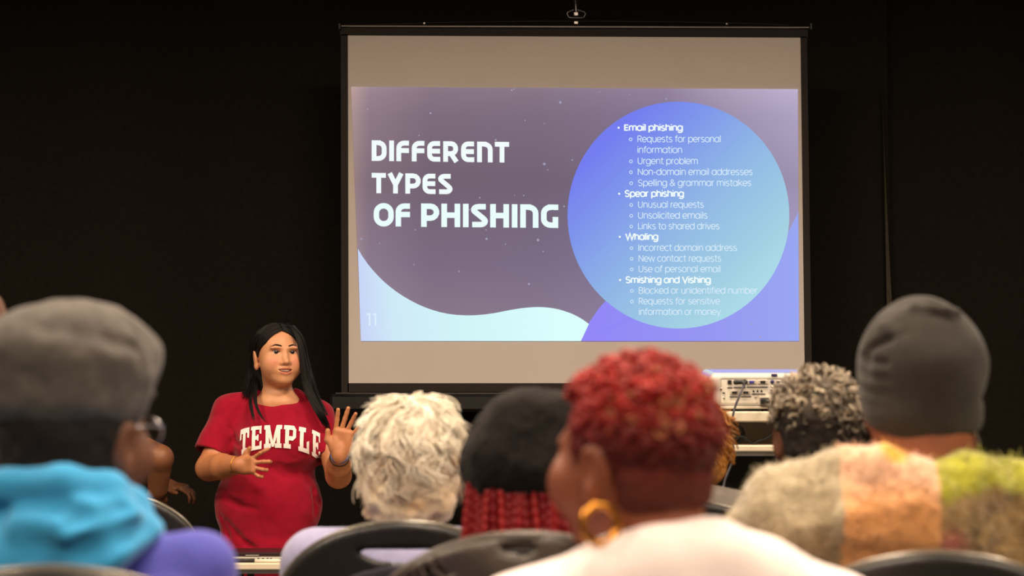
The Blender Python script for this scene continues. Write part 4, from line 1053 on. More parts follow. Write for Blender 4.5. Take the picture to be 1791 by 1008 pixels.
for ch, (adv, quads) in LT:
    V = []; F = []
    for q in quads:
        q = np.array(q); n = 9; base_i = len(V)
        for i in range(n):
            for j in range(n):
                u, w_ = i / (n - 1), j / (n - 1)
                p = q[0] * (1 - u) * (1 - w_) + q[1] * u * (1 - w_) + q[2] * u * w_ + q[3] * (1 - u) * w_
                s = ((x + p[0]) / tot - .5) * 2          # -1..1 along the word
                am = math.radians(56); px = 489.5 + 69.5 * math.sin(s * am) / math.sin(am)
                hgt = 39 + 5 * s * s + 4 * max(s, 0) ** 2; drop = 15 * s * s + 8 * max(s, 0) ** 2 + 1.5 * s
                py = 783.5 + drop - p[1] * hgt
                o = W(px, py, 6.88); h_ = bvh.ray_cast(Vector((o[0], 6.5, o[2])), Vector((0, 1, 0)))
                if h_[0] is not None: nv = np.array(h_[1]); nv = nv if nv[1] < 0 else -nv
                V.append(np.array(h_[0]) + .0026 * nv + np.array([0, -.0012, 0]) if h_[0] is not None else o)
        for i in range(n - 1):
            for j in range(n - 1): a = base_i + i * n + j; F.append((a, a + n, a + n + 1, a + 1))
    mesh_obj('chest_letter', V, F, M['shirt_print'], pres)
    x += adv + .14

# ---- hair
hv = Vol.uni(hc - np.array([.16, .2, .32]), hc + np.array([.16, .22, .14]), .005); hv.frame(hc, HR, HS)
hv.ell((0, -.018, .022), (.081, .1, .088), 0); hv.cap((0, -.075, 0), (0, -.1, -.16), .072, .08, .03)
hv.ell((0, .083, -.022), (.067, .068, .107), .008, '-'); hv.ell((0, .07, -.1), (.09, .095, .07), .01, '-'); hv.ell((-.09, .02, -.04), (.03, .05, .05), .01, '-')
V, F = hv.mesh(); V = relax(V, F, 1); mesh_obj('hair', V, F, M['black_hair'], pres)
rg = np.random.default_rng(5); paths = []
def lock(g, n, spread, r0=.0016, jit=.002):
    G = smooth_pts([W(*p) for p in g], 18)
    for _ in range(n):
        o = rg.normal(size=3); o /= np.linalg.norm(o) + 1e-9; o *= rg.uniform(.1, 1) ** .5
        ph = rg.uniform(0, 6.28); t = np.linspace(0, 1, 18)
        sp = np.interp(t, np.linspace(0, 1, len(spread)), spread)
        end = rg.uniform(.8, 1.)
        Q = G + o[None, :] * sp[:, None] * np.array([1, .55, .5]) + jit * np.stack([np.sin(5 * t + ph), np.cos(4 * t + ph), 0 * t], -1)
        m = max(6, int(18 * end)); paths.append((Q[:m], r0 * np.interp(np.linspace(0, 1, m), [0, .7, 1], [1, 1, .25])))
lock([(503, 567, 6.97), (517, 581, 6.94), (525, 604, 6.93), (530, 635, 6.93), (534, 668, 6.93), (545, 696, 6.915), (559, 722, 6.885), (570, 742, 6.9), (577, 760, 6.92)], 170, [.003, .007, .009, .012, .014, .015, .013, .008])
lock([(512, 570, 7.0), (527, 592, 7.0), (534, 630, 7.01), (541, 665, 7.0), (550, 692, 6.96), (562, 712, 6.93), (574, 732, 6.92)], 130, [.004, .01, .014, .018, .018, .014, .01])
lock([(468, 569, 6.97), (453, 584, 6.96), (447, 604, 6.98), (444, 630, 7.03), (440, 660, 7.03), (434, 684, 6.99), (428, 700, 6.95)], 150, [.004, .007, .008, .012, .018, .022, .016])
lock([(448, 655, 7.02), (446, 676, 6.96), (446, 695, 6.915), (449, 712, 6.89), (456, 727, 6.87), (466, 741, 6.855)], 34, [.012, .008, .006, .005, .004, .006], .0011)
lock([(444, 660, 7.02), (441, 684, 6.95), (438, 702, 6.91), (441, 722, 6.88), (446, 740, 6.865)], 24, [.01, .008, .006, .005, .004], .0011)
lock([(505, 705, 6.9), (510, 720, 6.88), (484, 742, 6.86)], 0, [.01])
for i in range(220):   # combed-back strands over the crown
    side = rg.choice([-1, 1]); a = rg.uniform(.05, 1.0)
    p0 = np.array([side * .006, .062 - .10 * a, .098 - .03 * max(0, .3 - a) - .05 * max(0, a - .6)])
    pts = []
    for t in np.linspace(0, 1, 10):
        th = t * 1.75
        q = np.array([side * (.006 + .082 * math.sin(th)), p0[1] - .045 * t * (1 - .4 * a) - .01, .022 + .088 * math.cos(th) * math.sqrt(max(.05, 1 - ((p0[1] + .018) / .105) ** 2))])
        pts.append(hc + HS * (HR @ q))
    paths.append((np.array(pts), np.full(10, .0014)))
def slerp(a, b, t):
    a = a / np.linalg.norm(a); b = b / np.linalg.norm(b); om = math.acos(np.clip(a @ b, -1, 1)); return (math.sin((1 - t) * om) * a + math.sin(t * om) * b) / math.sin(om)
for i in range(420):
    side = 1 if i % 2 else -1; a = math.radians(rg.uniform(-40, 50)) if i > 120 else math.radians(rg.uniform(36, 50)); fr_ = max(0, math.sin(a))
    d0 = np.array([side * .03, math.sin(a), math.cos(a)]); d1 = np.array([side, -.25 + .42 * fr_ + rg.normal() * .06, -.45])
    off = rg.uniform(.0005, .004); pts = []
    for t in np.linspace(0, 1, 12):
        d = slerp(d0, d1, t); pts.append(hl(*(np.array([0, -.018, .022]) + d * (np.array([.081, .1, .088]) + off))))
    paths.append((np.array(pts), np.full(12, .0016)))
V, F = tubes(paths, 4); mesh_obj('hair_strands', V, F, M['black_hair'], pres)

# ---- wrist bands and charm
def ring(name, c, n, R, r, material, parent, ns=28, sides=8, flat_=1.):
    n = np.array(n, float); n /= np.linalg.norm(n); u = np.cross(n, (0, 0, 1) if abs(n[2]) < .9 else (1, 0, 0)); u /= np.linalg.norm(u); w_ = np.cross(n, u)
    V = []; F = []
    for i in range(ns):
        a = 2 * math.pi * i / ns; e = u * math.cos(a) + w_ * math.sin(a)
        for j in range(sides):
            b = 2 * math.pi * j / sides; V.append(np.array(c) + e * (R + r * math.cos(b)) + n * r * flat_ * math.sin(b))
    for i in range(ns):
        for j in range(sides): F.append((i * sides + j, ((i + 1) % ns) * sides + j, ((i + 1) % ns) * sides + (j + 1) % sides, i * sides + (j + 1) % sides))
    return mesh_obj(name, V, F, material, parent)
dB = (WB - EB) / np.linalg.norm(WB - EB)
ring('wristband', WB - dB * .004 + np.array([0, 0, .0]), dB, .0295, .0028, mat('blue_band', lin(92, 92, 140), .7), pres, flat_=2.8, sides=10)
ring('wristband', WB - dB * .03, dB, .0325, .0022, M['black_plastic'], pres)
dA = (WA - EA) / np.linalg.norm(WA - EA)
ring('bracelet', WA - dA * .006, dA, .0305, .0011, M['gold'], pres)
m = MB()
for px, py in ((413, 852), (419, 853.5)):
    o = W(px, py, 6.8); h = onto(bvh, (o[0], 6.5, o[2]), (0, 1, 0), .001); m.box(h if h is not None else o, (.0014, .0014, .0014), .0005)
m.build('shiny_pin', M['chrome'], pres)
# ---- trousers and shoes
bv = Vol.uni(pb + np.array([-.28, -.18, .03]), pb + np.array([.28, .2, .85]), .014)
bv.ell((pb[0], YQ, .74), (.165, .112, .1), 0)
for s in (-1, 1): bv.cap((pb[0] + s * .085, YQ, .70), (pb[0] + s * .095, YQ, .42), .088, .066, .03); bv.cap((pb[0] + s * .095, YQ, .42), (pb[0] + s * .1, YQ + .02, .09), .066, .055, .02)
bv.below((0, 0, .07), (0, 0, -1)); V, F = bv.mesh(); V = relax(V, F, 2); mesh_obj('trousers', V, F, M['black_cloth'], pres)
for s in (-1, 1):
    c = np.array([pb[0] + s * .1, YQ - .02, 0]); q = Vol.uni(c + np.array([-.09, -.22, -.01]), c + np.array([.09, .13, .15]), .01); q.cap(c + np.array([0, .04, .05]), c + np.array([0, -.12, .038]), .046, .04, 0); q.cap(c + np.array([0, .04, .05]), c + np.array([0, .04, .1]), .043, .043, .02); q.below((0, 0, .003), (0, 0, -1))
    V, F = q.mesh(); mesh_obj('shoe', V, F, M['shoe'], pres)
# ------------------------------------------------------------------ the audience
def skin_mat(name, c, rough=.5): return mat(name, c, rough, .08, 40, .08, 300, sss=.08)
M['skin_deep'] = skin_mat('skin_deep', lin(104, 64, 44)); M['skin_brown'] = skin_mat('skin_brown', lin(126, 68, 43)); M['skin_tan'] = skin_mat('skin_tan', lin(132, 84, 54))
M['skin_fair'] = skin_mat('skin_fair', lin(222, 172, 140)); M['skin_warm'] = skin_mat('skin_warm', lin(132, 74, 45))
M['strand'] = mat('hair_strand', (1, 1, 1, 1), .45, attr='Col', spec=.3)
M['hair_dark'] = mat('dark_hair', lin(26, 20, 18), .7, .3, 140, .5, 300, spec=.2)
chair_at = lambda px, d, rz, label, zs=1.: chair(at(px, 950, d)[0], d + .085, rz, label, zs)

# ---- white curly hair, lavender top
M['lavender'] = mat('lavender_knit', lin(150, 148, 186), .9, .08, 60, .3, 300, sheen=.3)
P = seated('person with white curly hair in a lavender top', (724, 788), 4.1, hyaw=-6, hs=.97, w=.19, sh=.918, neckz=.94, tdx=0., lean=.05, skin=M['skin_fair'], top=M['lavender'], topname='sweater')
hv = head_vol(P, .007, .2); hv.ell((0, -.02, .015), (.086, .104, .1), 0); hv.ell((0, -.045, -.09), (.1, .08, .09), .05); hv.ell((0, .1, -.04), (.062, .06, .085), .015, '-'); hv.noise(.012, 42, 8); hv.noise(.006, 90, 9)
V, F = hv.mesh(); L = ((V - P['hc']) @ P['R']) / P['s']
M['white_hair'] = mat('white_hair', (1, 1, 1, 1), .6, attr='Col', spec=.25)
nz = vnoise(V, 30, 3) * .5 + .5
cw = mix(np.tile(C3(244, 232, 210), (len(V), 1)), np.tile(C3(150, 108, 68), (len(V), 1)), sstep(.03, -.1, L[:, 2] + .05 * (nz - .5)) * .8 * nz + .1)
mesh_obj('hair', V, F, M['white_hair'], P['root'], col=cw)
rg = np.random.default_rng(11); paths = []; cols = []
for p, n in scalp(250, 12, -.1):
    p = p * np.array([1.12, 1.08, 1.05]); m = 14; t = np.linspace(0, 1, m); down = np.array([0, 0, -1.])
    flow = down * 1.0 + np.array([p[0] * 6, (p[1] + .02) * 5, 0]); tang = flow - n * (flow @ n); tang /= np.linalg.norm(tang) + 1e-6; side = np.cross(n, tang)
    Lc = rg.uniform(.06, .1) * (1 if p[2] > -.03 else .75); amp = rg.uniform(.007, .014) * (1 if p[2] > .04 else 1.35); fq = rg.uniform(5, 9.5); ph = rg.uniform(0, 6.28); lift = rg.uniform(.014, .03); sw = rg.uniform(-.4, .4); flip = rg.uniform(-.01, .02)
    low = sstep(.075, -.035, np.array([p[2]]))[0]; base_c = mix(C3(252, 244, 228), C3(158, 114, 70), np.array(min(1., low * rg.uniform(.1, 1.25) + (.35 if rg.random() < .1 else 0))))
    for k in range(15):
        o = rg.normal(size=2) * .0055; sp = 1 + .6 * t; dl = rg.uniform(.75, 1.05); ph2 = ph + rg.normal() * .25
        q = p[None] + tang[None] * (Lc * dl * t)[:, None] + side[None] * (amp * np.sin(fq * t + ph2) * (.3 + t) + o[1] * sp + sw * Lc * t * t)[:, None]
        c0 = np.array([0, -.014, .014]); rad = np.array([.081, .1, .094]) * (1 + np.array([.3, .1, 0])[None] * np.clip((.03 - q[:, 2:3]) / .1, 0, 1)); u = (q - c0) / rad; un = np.linalg.norm(u, axis=1)[:, None]; onto_s = c0 + u / un * rad; nn_ = (u / un) / rad; nn_ /= np.linalg.norm(nn_, axis=1)[:, None]
        wl = np.clip((q[:, 2:3] + .07) / .06, 0, 1); q = onto_s * wl + q * (1 - wl)
        q = q + nn_ * (.7 * lift * np.sin(np.minimum(t * 2.2, 1.75)) + o[0] * sp + .6 * amp * np.cos(fq * t + ph2) * t + flip * t * t)[:, None]
        paths.append((q, rg.uniform(.0011, .0019) * np.interp(t, [0, .6, 1], [1, 1, .3]))); cols.append(base_c * rg.uniform(.88, 1.06))
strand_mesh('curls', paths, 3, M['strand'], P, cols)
chair_at(704, 3.74, 0, 'arched chair holding the white-haired person in lavender')

# ---- black knit hat, red braids
M['hat_black'] = mat('black_wool', lin(26, 23, 22), .95, .3, 90, .6, 160, sheen=.05, spec=.1)
P = seated('person in a slouchy black knit hat with red braids', (920, 808), 3.36, hyaw=4, hs=1., w=.18, sh=.88, neckz=.93, skin=M['skin_brown'], top=M['black_cloth'])
hv = head_vol(P, .005, .2); hv.ell((-.004, -.02, .004), (.108, .115, .098), 0, R=rot(y=-9)); hv.ell((.012, -.02, .075), (.08, .095, .05), .03); hv.ell((0, .09, -.06), (.08, .06, .075), .02, '-')
hv.ell((0, -.01, -.125), (.09, .09, .035), .012, '-')
hv.path([(-.09, -.1, .06), (-.04, -.135, .085), (.04, -.14, .088), (.09, -.1, .075)], .012, .02, '-')
hv.noise(.005, 28, 5); hv.noise(.0025, 80, 6)
V, F = hv.mesh(); mesh_obj('knit_hat', V, F, M['hat_black'], P['root'])
paths = []; cols = []; rg = np.random.default_rng(21)
for i in range(96):
    a = -2.3 + 4.6 * (i % 48) / 47 + rg.normal() * .02; rr = .98 if i < 48 else .88
    x0, y0 = .094 * math.sin(a) * rr, -.02 - .09 * math.cos(a) * rr
    m = 40; t = np.linspace(0, 1, m); Ln = rg.uniform(.17, .24)
    q = np.stack([x0 * (1 + .2 * t) + .006 * np.sin(3 * t + i), y0 * (1 + .1 * t) - .012 * t, -.01 - Ln * t], -1)
    paths.append((q, .0062 * (1 + .22 * np.sin(t * 75 + i)) * np.interp(t, [0, .9, 1], [1, .9, .5]))); cols.append(mix(C3(112, 8, 20), C3(160, 36, 36), np.array(rg.random() ** 2)))
strand_mesh('braids', paths, 6, M['strand'], P, cols)
chx = at(920, 950, 3.08)[0]; JY = 3.165
dchair = chair_at(920, 3.08, 0, 'arched chair under the dark jacket below the red braids')
M['jacket_grey'] = mat('jacket_leather', lin(66, 57, 50), .42, .14, 40, .25, 90, spec=.5)
jk = empty('draped_jacket', (chx, JY, .6), 'dark grey jacket draped over the chair below the red braids', 'jacket')
v = Vol.uni((chx - .32, JY - .185, .5), (chx + .32, JY + .135, 1.06), .006); X = v.ax[0][:, None, None] - chx; Y = v.ax[1][None, :, None] - JY; Z = v.ax[2][None, None, :]
dz = np.maximum(Z - .86, 0); hw = .262; d2 = np.where(Z > .86, (np.sqrt((X / hw) ** 2 + (dz / .171) ** 2) - 1) * .171, np.abs(X) - hw - (.86 - Z) * .06) + 0 * Y
d2 = np.maximum(d2, .58 - Z); yc = -.035 + .9 * X ** 2 - .12 * (Z - .56); th = .024
fold = .008 * np.sin(X * 38 + 2 * np.sin(Z * 9)) * np.clip((.99 - Z) * 6, 0, 1) + .006 * np.sin(X * 15 + Z * 22)
d3 = np.abs(Y - yc + fold) - th; q = .012
dd = np.minimum(np.maximum(d2 + q, d3 + q), 0) + np.sqrt(np.maximum(d2 + q, 0) ** 2 + np.maximum(d3 + q, 0) ** 2) - q
v.D = dd.astype(np.float32)
inner = np.maximum(np.abs(Y - yc) - .0165, np.where(Z > .86, (np.sqrt((X / .245) ** 2 + (dz / .155) ** 2) - 1) * .155, np.abs(X) - .245) + 0 * Y)
v.D = np.maximum(v.D, -inner.astype(np.float32))
v.noise(.004, 22, 2)
V, F = v.mesh(); V = relax(V, F, 2); mesh_obj('jacket_back', V, F, M['jacket_grey'], jk)
pts = []
for t in np.linspace(.5, math.pi - .35, 25):
    x = .25 * math.cos(t); z = .86 + .168 * math.sin(t); pts.append((chx + x, JY - .035 + .9 * x * x - .12 * (z - .56) - .006, z))
MB().tube(pts, .011, 8).build('jacket_collar', M['jacket_grey'], jk, True)
pts = [(chx - .235, JY - .06, .90), (chx - .2, JY - .08, .93), (chx - .13, JY - .09, .955), (chx - .08, JY - .1, .985)]
MB().tube(smooth_pts(pts, 12), .008, 8).build('jacket_lapel', M['jacket_grey'], jk, True)

# ---- blond curls and grey jacket, mostly hidden
M['grey_jacket'] = mat('grey_jacket', lin(112, 104, 96), .75, .15, 40, .3, 120)
P = seated('person with bronze blond curls in grey jacket behind the red-haired person', (1198, 778), 4.85, hs=1.05, w=.19, sh=.955, neckz=1.0, skin=M['skin_fair'], top=M['grey_jacket'])
hv = head_vol(P, .007, .2); hv.ell((0, -.02, .015), (.088, .1, .095), 0); hv.ell((0, -.03, -.05), (.092, .085, .06), .04); hv.ell((0, .1, -.04), (.062, .06, .085), .015, '-'); hv.noise(.006, 50, 8)
V, F = hv.mesh(); M['bronze_hair'] = mat('bronze_hair', lin(176, 118, 52), .5, .3, 90, .4, 200); mesh_obj('hair', V, F, M['bronze_hair'], P['root'])
rg = np.random.default_rng(31); paths = []; cols = []
for p, n in scalp(260, 32, -.07):
    p = p * np.array([1.15, 1.06, 1.06]); m = 14; t = np.linspace(0, 1, m); down = np.array([0, 0, -1.]); tang = down - n * (down @ n); tang /= np.linalg.norm(tang) + 1e-6; side = np.cross(n, tang)
    ph = rg.uniform(0, 6.28); q = p[None] + n[None] * (.006 + .008 * np.cos(7 * t + ph))[:, None] + tang[None] * (.08 * t)[:, None] + side[None] * (.008 * np.sin(7 * t + ph))[:, None]
    paths.append((q, .004 * np.interp(t, [0, .6, 1], [1, 1, .4]))); cols.append(mix(C3(190, 128, 56), C3(120, 74, 30), np.array(rg.random())))
strand_mesh('curls', paths, 5, M['strand'], P, cols)
chair_at(1200, 4.58, 0, 'arched chair of the grey-jacketed person behind the red-haired head')

# ---- short grey curls
P = seated('person with short salt-and-pepper curls beside the dark beanie', (1428, 748), 4.06, hyaw=6, hs=1.02, w=.185, sh=.93, neckz=.985, skin=M['skin_deep'], top=M['black_cloth'], neck_r=.06)
hv = head_vol(P, .005, .16); hv.ell((0, -.016, .02), (.086, .102, .09), 0); hv.ell((0, -.04, -.045), (.072, .062, .05), .03); hv.ell((0, .1, -.03), (.07, .075, .085), .012, '-'); hv.noise(.003, 90, 8)
V, F = hv.mesh(); L = ((V - P['hc']) @ P['R']) / P['s']; M['grey_hair'] = mat('grey_hair', (1, 1, 1, 1), .7, .3, 200, .5, 260, attr='Col', spec=.2)
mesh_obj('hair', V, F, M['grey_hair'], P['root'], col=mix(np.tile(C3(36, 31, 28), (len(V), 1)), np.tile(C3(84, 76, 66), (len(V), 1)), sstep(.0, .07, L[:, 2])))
rg = np.random.default_rng(41); paths = []; cols = []
for p, n in scalp(620, 42, -.075):
    p = p * np.array([1.1, 1.06, 1.05]); up = sstep(-.01, .045, np.array([p[2] + rg.normal() * .012]))[0]
    m = 12; t = np.linspace(0, 1, m); side = np.cross(n, [.3, .2, 1.]); side /= np.linalg.norm(side); bi = np.cross(n, side)
    turns = rg.uniform(.5, 1.0) * 2 * math.pi; ph = rg.uniform(0, 6.28); Rr = .0052 if up > .4 else .0035; hgt = (.004 + .018 * up) * rg.uniform(.5, 1.2)
    q = p[None] + n[None] * (hgt * t)[:, None] + side[None] * (Rr * np.cos(turns * t + ph))[:, None] + bi[None] * (Rr * np.sin(turns * t + ph))[:, None]
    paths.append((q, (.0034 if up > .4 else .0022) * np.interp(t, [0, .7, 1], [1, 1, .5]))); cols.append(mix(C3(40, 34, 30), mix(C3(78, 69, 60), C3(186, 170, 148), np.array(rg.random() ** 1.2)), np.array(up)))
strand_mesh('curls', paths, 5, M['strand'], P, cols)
chair_at(1424, 3.78, 0, 'arched chair hidden behind the color-block sweater')

# ---- dark beanie, colour-block sweater
M['beanie'] = mat('beanie_jersey', lin(52, 48, 45), .9, .1, 60, .25, 300, sheen=.12, spec=.15)
M['sweater'] = mat('mohair', (1, 1, 1, 1), .95, .12, 70, .7, 110, attr='Col', sheen=.6, spec=.1)
def zpx(py, d): return at(0, py, d)[2]
def sw_mod(tv, base, RT):
    tv.frame(); D = 3.08
    tv.path([at(1470, 826, D + .05), at(1540, 822, D), at(1600, 846, D - .015), at(1640, 872, D - .01)], [.033, .036, .036, .036], .025); tv.ell(at(1590, 905, D), (.12, .06, .06), .04); tv.cap(at(1480, 832, D + .04), at(1372, 880, D + .08), .04, .056, .03); tv.cap(at(1372, 880, D + .08), at(1318, 950, D + .1), .056, .06, .03)
    tv.path([at(1632, 874, D), at(1690, 848, D + .02), at(1790, 860, D + .06)], [.04, .046, .05], .03); tv.noise(.004, 40, 3); tv.noise(.003, 90, 4)
def sw_col(V):
    d = V[:, 1]; k = FPX / np.maximum(d, .5); px = 895.5 + V[:, 0] * FPX / 3.07
    n = vnoise(V, 25, 5); n2 = vnoise(V * np.array([1, 1, .3]), 60, 6); z = V[:, 2]
    left = mix(np.tile(C3(176, 162, 134), (len(V), 1)), np.tile(C3(140, 116, 86), (len(V), 1)), sstep(1.12, 1.0, z + .03 * n) + .25 * n2)
    mid = mix(np.tile(C3(226, 180, 148), (len(V), 1)), np.tile(C3(218, 156, 98), (len(V), 1)), sstep(1.13, 1.06, z + .02 * n))
    lime = sstep(1.085, 1.105, z + .02 * n + .05 * np.clip((px - 1640) / 160, 0, 1) * -.0)
    right = mix(mix(np.tile(C3(158, 128, 84), (len(V), 1)), np.tile(C3(122, 98, 62), (len(V), 1)), .5 + n2 * .8), np.tile(C3(160, 158, 40), (len(V), 1)), lime)
    pink = sstep(.04, .0, np.hypot((px - 1650) / 1100, z - zpx(955, 3.07))); right = mix(right, np.tile(C3(190, 108, 96), (len(V), 1)), pink)
    c = np.where((px < 1470)[:, None], left, np.where((px < 1629)[:, None], mid, right))
    ye = sstep(.03, .015, np.hypot((px - 1562) / 1134, z - zpx(782, 3.1))); return mix(c, np.tile(C3(226, 170, 60), (len(V), 1)), ye)
P = seated('person in a dark grey beanie and a fuzzy color-block sweater', (1607, 672), 3.2, hyaw=3, hs=1.05, w=.185, sh=1.02, neckz=1.055, lean=.04, skin=M['skin_warm'], top=M['sweater'], topname='sweater', neck_r=.074, shr=.074, bulk=1.15, mod=sw_mod, topcol=sw_col, step=.006)
hv = head_vol(P, .0045, .19); hv.ell((0, -.014, .028), (.094, .108, .098), 0); hv.cap((0, -.02, -.03), (0, -.02, .03), .0905, .094, .02); hv.ell((0, -.02, .112), (.03, .035, .016), .02)
hv.below((0, -.02, -.062), (0, .35, -1), .006)
hv.path([(-.05, -.1, .075), (-.09, -.05, .05)], .006, .01, '-')
for z, s in ((.035, .008), (.012, .006), (-.012, .007), (-.035, .006)): hv.path([(-.105, .0, z + .01), (-.095, -.05, z), (-.07, -.09, z - .006)], [s, s, s * .4], .008, '-')
for z, s in ((-.02, .005), (-.045, .004)): hv.path([(.1, -.02, z), (.08, -.07, z - .004)], [s, s * .4], .008, '-')
hv.ell((.012, -.075, .122), (.016, .016, .012), .01, '-'); hv.path([(-.025, -.075, .115), (.0, -.088, .112), (.02, -.09, .108), (.04, -.075, .108)], .003, .014)
hv.path([(-.07, -.06, .085), (-.05, -.085, .072), (-.04, -.1, .05)], .004, .014)
hv.noise(.0035, 22, 5)
V, F = hv.mesh(); V = relax(V, F, 1); mesh_obj('beanie', V, F, M['beanie'], P['root'])
MB().tube([P['hc'] + P['s'] * (P['R'] @ np.array(q)) for q in ((.078, -.01, -.06), (.083, -.012, -.075), (.086, -.014, -.09), (.086, -.014, -.1))], [.002, .003, .0045, .003], 8).build('earring', M['chrome'], P['root'], True)
# loose mohair fibres
so = [c for c in P['root'].children if c.name.startswith('sweater')][0]
n = len(so.data.vertices); co = np.empty(n * 3, np.float32); so.data.vertices.foreach_get('co', co); co = co.reshape(-1, 3); no = np.empty(n * 3, np.float32); so.data.vertices.foreach_get('normal', no); no = no.reshape(-1, 3)
ca = np.empty(n * 4, np.float32); so.data.color_attributes['Col'].data.foreach_get('color', ca); ca = ca.reshape(-1, 4)
rg = np.random.default_rng(51); pick = rg.choice(np.where((co[:, 2] > .85) & (no[:, 2] > -.3))[0], 5200); paths = []; cc_ = []
for i in pick:
    d = no[i] + rg.normal(size=3) * .5; d /= np.linalg.norm(d); L_ = rg.uniform(.004, .011); bend = rg.normal(size=3) * .004
    paths.append((np.array([co[i] - d * .001, co[i] + d * L_ * .5 + bend * .4, co[i] + d * L_ + bend + np.array([0, 0, -.002])]), np.array([.0008, .0007, .0003]))); cc_.append(np.repeat(ca[i:i + 1, :3], 9, 0))
V, F = tubes(paths, 3); fz = mesh_obj('mohair_fibres', V, F, M['sweater'], P['root'], world=False, col=np.concatenate(cc_)); tag(fz, kind='stuff')
chair_at(1640, 2.92, 0, 'arched chair in the bottom right corner behind the fuzzy sweater')

# ---- short red hair, gold hoop, pale pink top
def e_mod(tv, base, RT):
    tv.frame(); D = 2.36; tv.path([at(960, 1062, D + .06), at(1075, 1012, D + .02), at(1160, 990, D), at(1245, 978, D + .01), at(1330, 1010, D + .04), at(1430, 1066, D + .07)], .042, .03)
M['pink'] = mat('pale_pink_cotton', lin(252, 236, 234), .85, .03, 40, .1, 300, sheen=.2)
P = seated('person with cropped red curls and a gold hoop earring in pale pink', (1109, 793), 2.45, hyaw=42, hs=1.035, w=.185, sh=.955, neckz=1.02, tdx=.05, lean=.03, skin=M['skin_brown'], top=M['pink'], topname='blouse', neck_r=.06, shr=.062, headstep=.0035, step=.006, mod=e_mod)
hv = head_vol(P, .0035, .17); hv.ell((0, -.014, .024), (.0785, .0965, .0845), 0); hv.ell((0, -.045, -.045), (.064, .052, .052), .035); hv.ell((0, .105, -.03), (.08, .072, .098), .01, '-')
for s in (-1, 1): hv.ell((s * .085, -.008, -.03), (.035, .026, .045), .008, '-'); hv.ell((s * .08, .04, -.05), (.04, .045, .045), .01, '-')
hv.below((0, 0, -.078), (0, -.2, -1), .01); hv.noise(.0014, 160, 3)
V, F = hv.mesh(); L = ((V - P['hc']) @ P['R']) / P['s']
M['red_fade'] = mat('red_fade', (1, 1, 1, 1), .7, .25, 160, .5, 300, attr='Col', spec=.2)
nn = vnoise(V, 60, 2)
mesh_obj('hair', V, F, M['red_fade'], P['root'], col=mix(np.tile(C3(84, 36, 26), (len(V), 1)), np.tile(C3(112, 14, 18), (len(V), 1)), sstep(-.05, .05, L[:, 2] + .02 * nn)))
rg = np.random.default_rng(61); paths = []; cols = []
for p, n in scalp(1500, 62, -.02, True):
    keep = sstep(-.03, .06, np.array([p[2] + rg.normal() * .008]))[0]
    if keep < .12: continue
    m = 12; t = np.linspace(0, 1, m); side = np.cross(n, rg.normal(size=3)); side /= np.linalg.norm(side); bi = np.cross(n, side); ph = rg.uniform(0, 6.28); turns = rg.uniform(.7, 1.4) * 2 * math.pi; Rr = rg.uniform(.003, .006)
    hgt = rg.uniform(.008, .022) * keep * (1. if p[2] > .06 else .6)
    q = p[None] * 1.03 + n[None] * (hgt * np.sin(t * 1.9))[:, None] + side[None] * (Rr * np.cos(turns * t + ph) + .008 * t)[:, None] + bi[None] * (Rr * np.sin(turns * t + ph))[:, None]
    paths.append((q, rg.uniform(.0022, .0036) * np.interp(t, [0, .6, 1], [1, 1, .3])))
    u = rg.random(); W_ = P['R'] @ p
    bl = math.exp(-(((W_[0] - .035) / .045) ** 2 + ((W_[2] - .05) / .022) ** 2)) * (W_[1] < 0)
    cols.append(C3(158, 92, 60) if u < .3 * bl else mix(C3(78, 14, 12), C3(178, 28, 22), np.array((.35 + .65 * rg.random()) * sstep(-.01, .085, np.array(p[2])))))
strand_mesh('red_curls', paths, 5, M['strand'], P, cols)
hl = lambda x, y, z: P['hc'] + P['s'] * (P['R'] @ np.array([x, y, z]))
hp = hl(-.081, -.008, -.062); hoop_c = at(1050, 917, 2.355)
ring('hoop_earring', hoop_c, (.35, -.93, .05), .0222, .0048, M['gold'], P['root'], ns=48, sides=12)
MB().tube([hp, hoop_c + np.array([.0, 0, .0225])], .0014, 6).build('earring_hook', M['gold'], P['root'], True)
chair_at(1188, 2.2, 0, 'arched chair of the red-curled person with the hoop earring')

# ---- flat cap, blue hood, purple jacket
M['cap_wool'] = mat('cap_wool', lin(88, 83, 80), .95, .16, 50, .5, 140, sheen=.12, spec=.1)
M['hood'] = mat('blue_fleece', lin(46, 150, 206), .85, .05, 30, .15, 200, sheen=.15)
M['purple'] = mat('purple_cloth', lin(76, 76, 174), .85, .06, 40, .15, 200, sheen=.12)
def cp_mod(tv, base, RT):
    tv.frame(); tv.cap(at(250, 990, 2.55), at(348, 993, 2.58), .042, .042, .04); tv.cap(at(350, 992, 2.58), at(362, 1080, 2.6), .04, .045, .03)
P = seated('person in a grey flat cap and blue hood at the left edge', (132, 752), 2.6, hyaw=-20, hs=1.04, w=.16, sh=.935, neckz=.97, tdx=-.03, lean=.05, tw=-6, skin=M['skin_deep'], top=M['purple'], neck_r=.06, mod=cp_mod)
hv = head_vol(P, .0045, .2); Rc = rot(x=-4, y=2)
hv.ell((0, -.018, .088), (.104, .124, .073), 0, R=Rc); hv.ell((0, -.02, .038), (.092, .11, .055), .03, R=Rc); hv.ell((0, .03, .1), (.08, .085, .05), .03); hv.ell((0, .095, .05), (.052, .045, .009), .012, R=rot(x=-14))
hv.ell((0, -.012, -.01), (.078, .095, .04), .01, '-'); hv.below((0, -.02, -.006), (0, -.06, -1), .01)
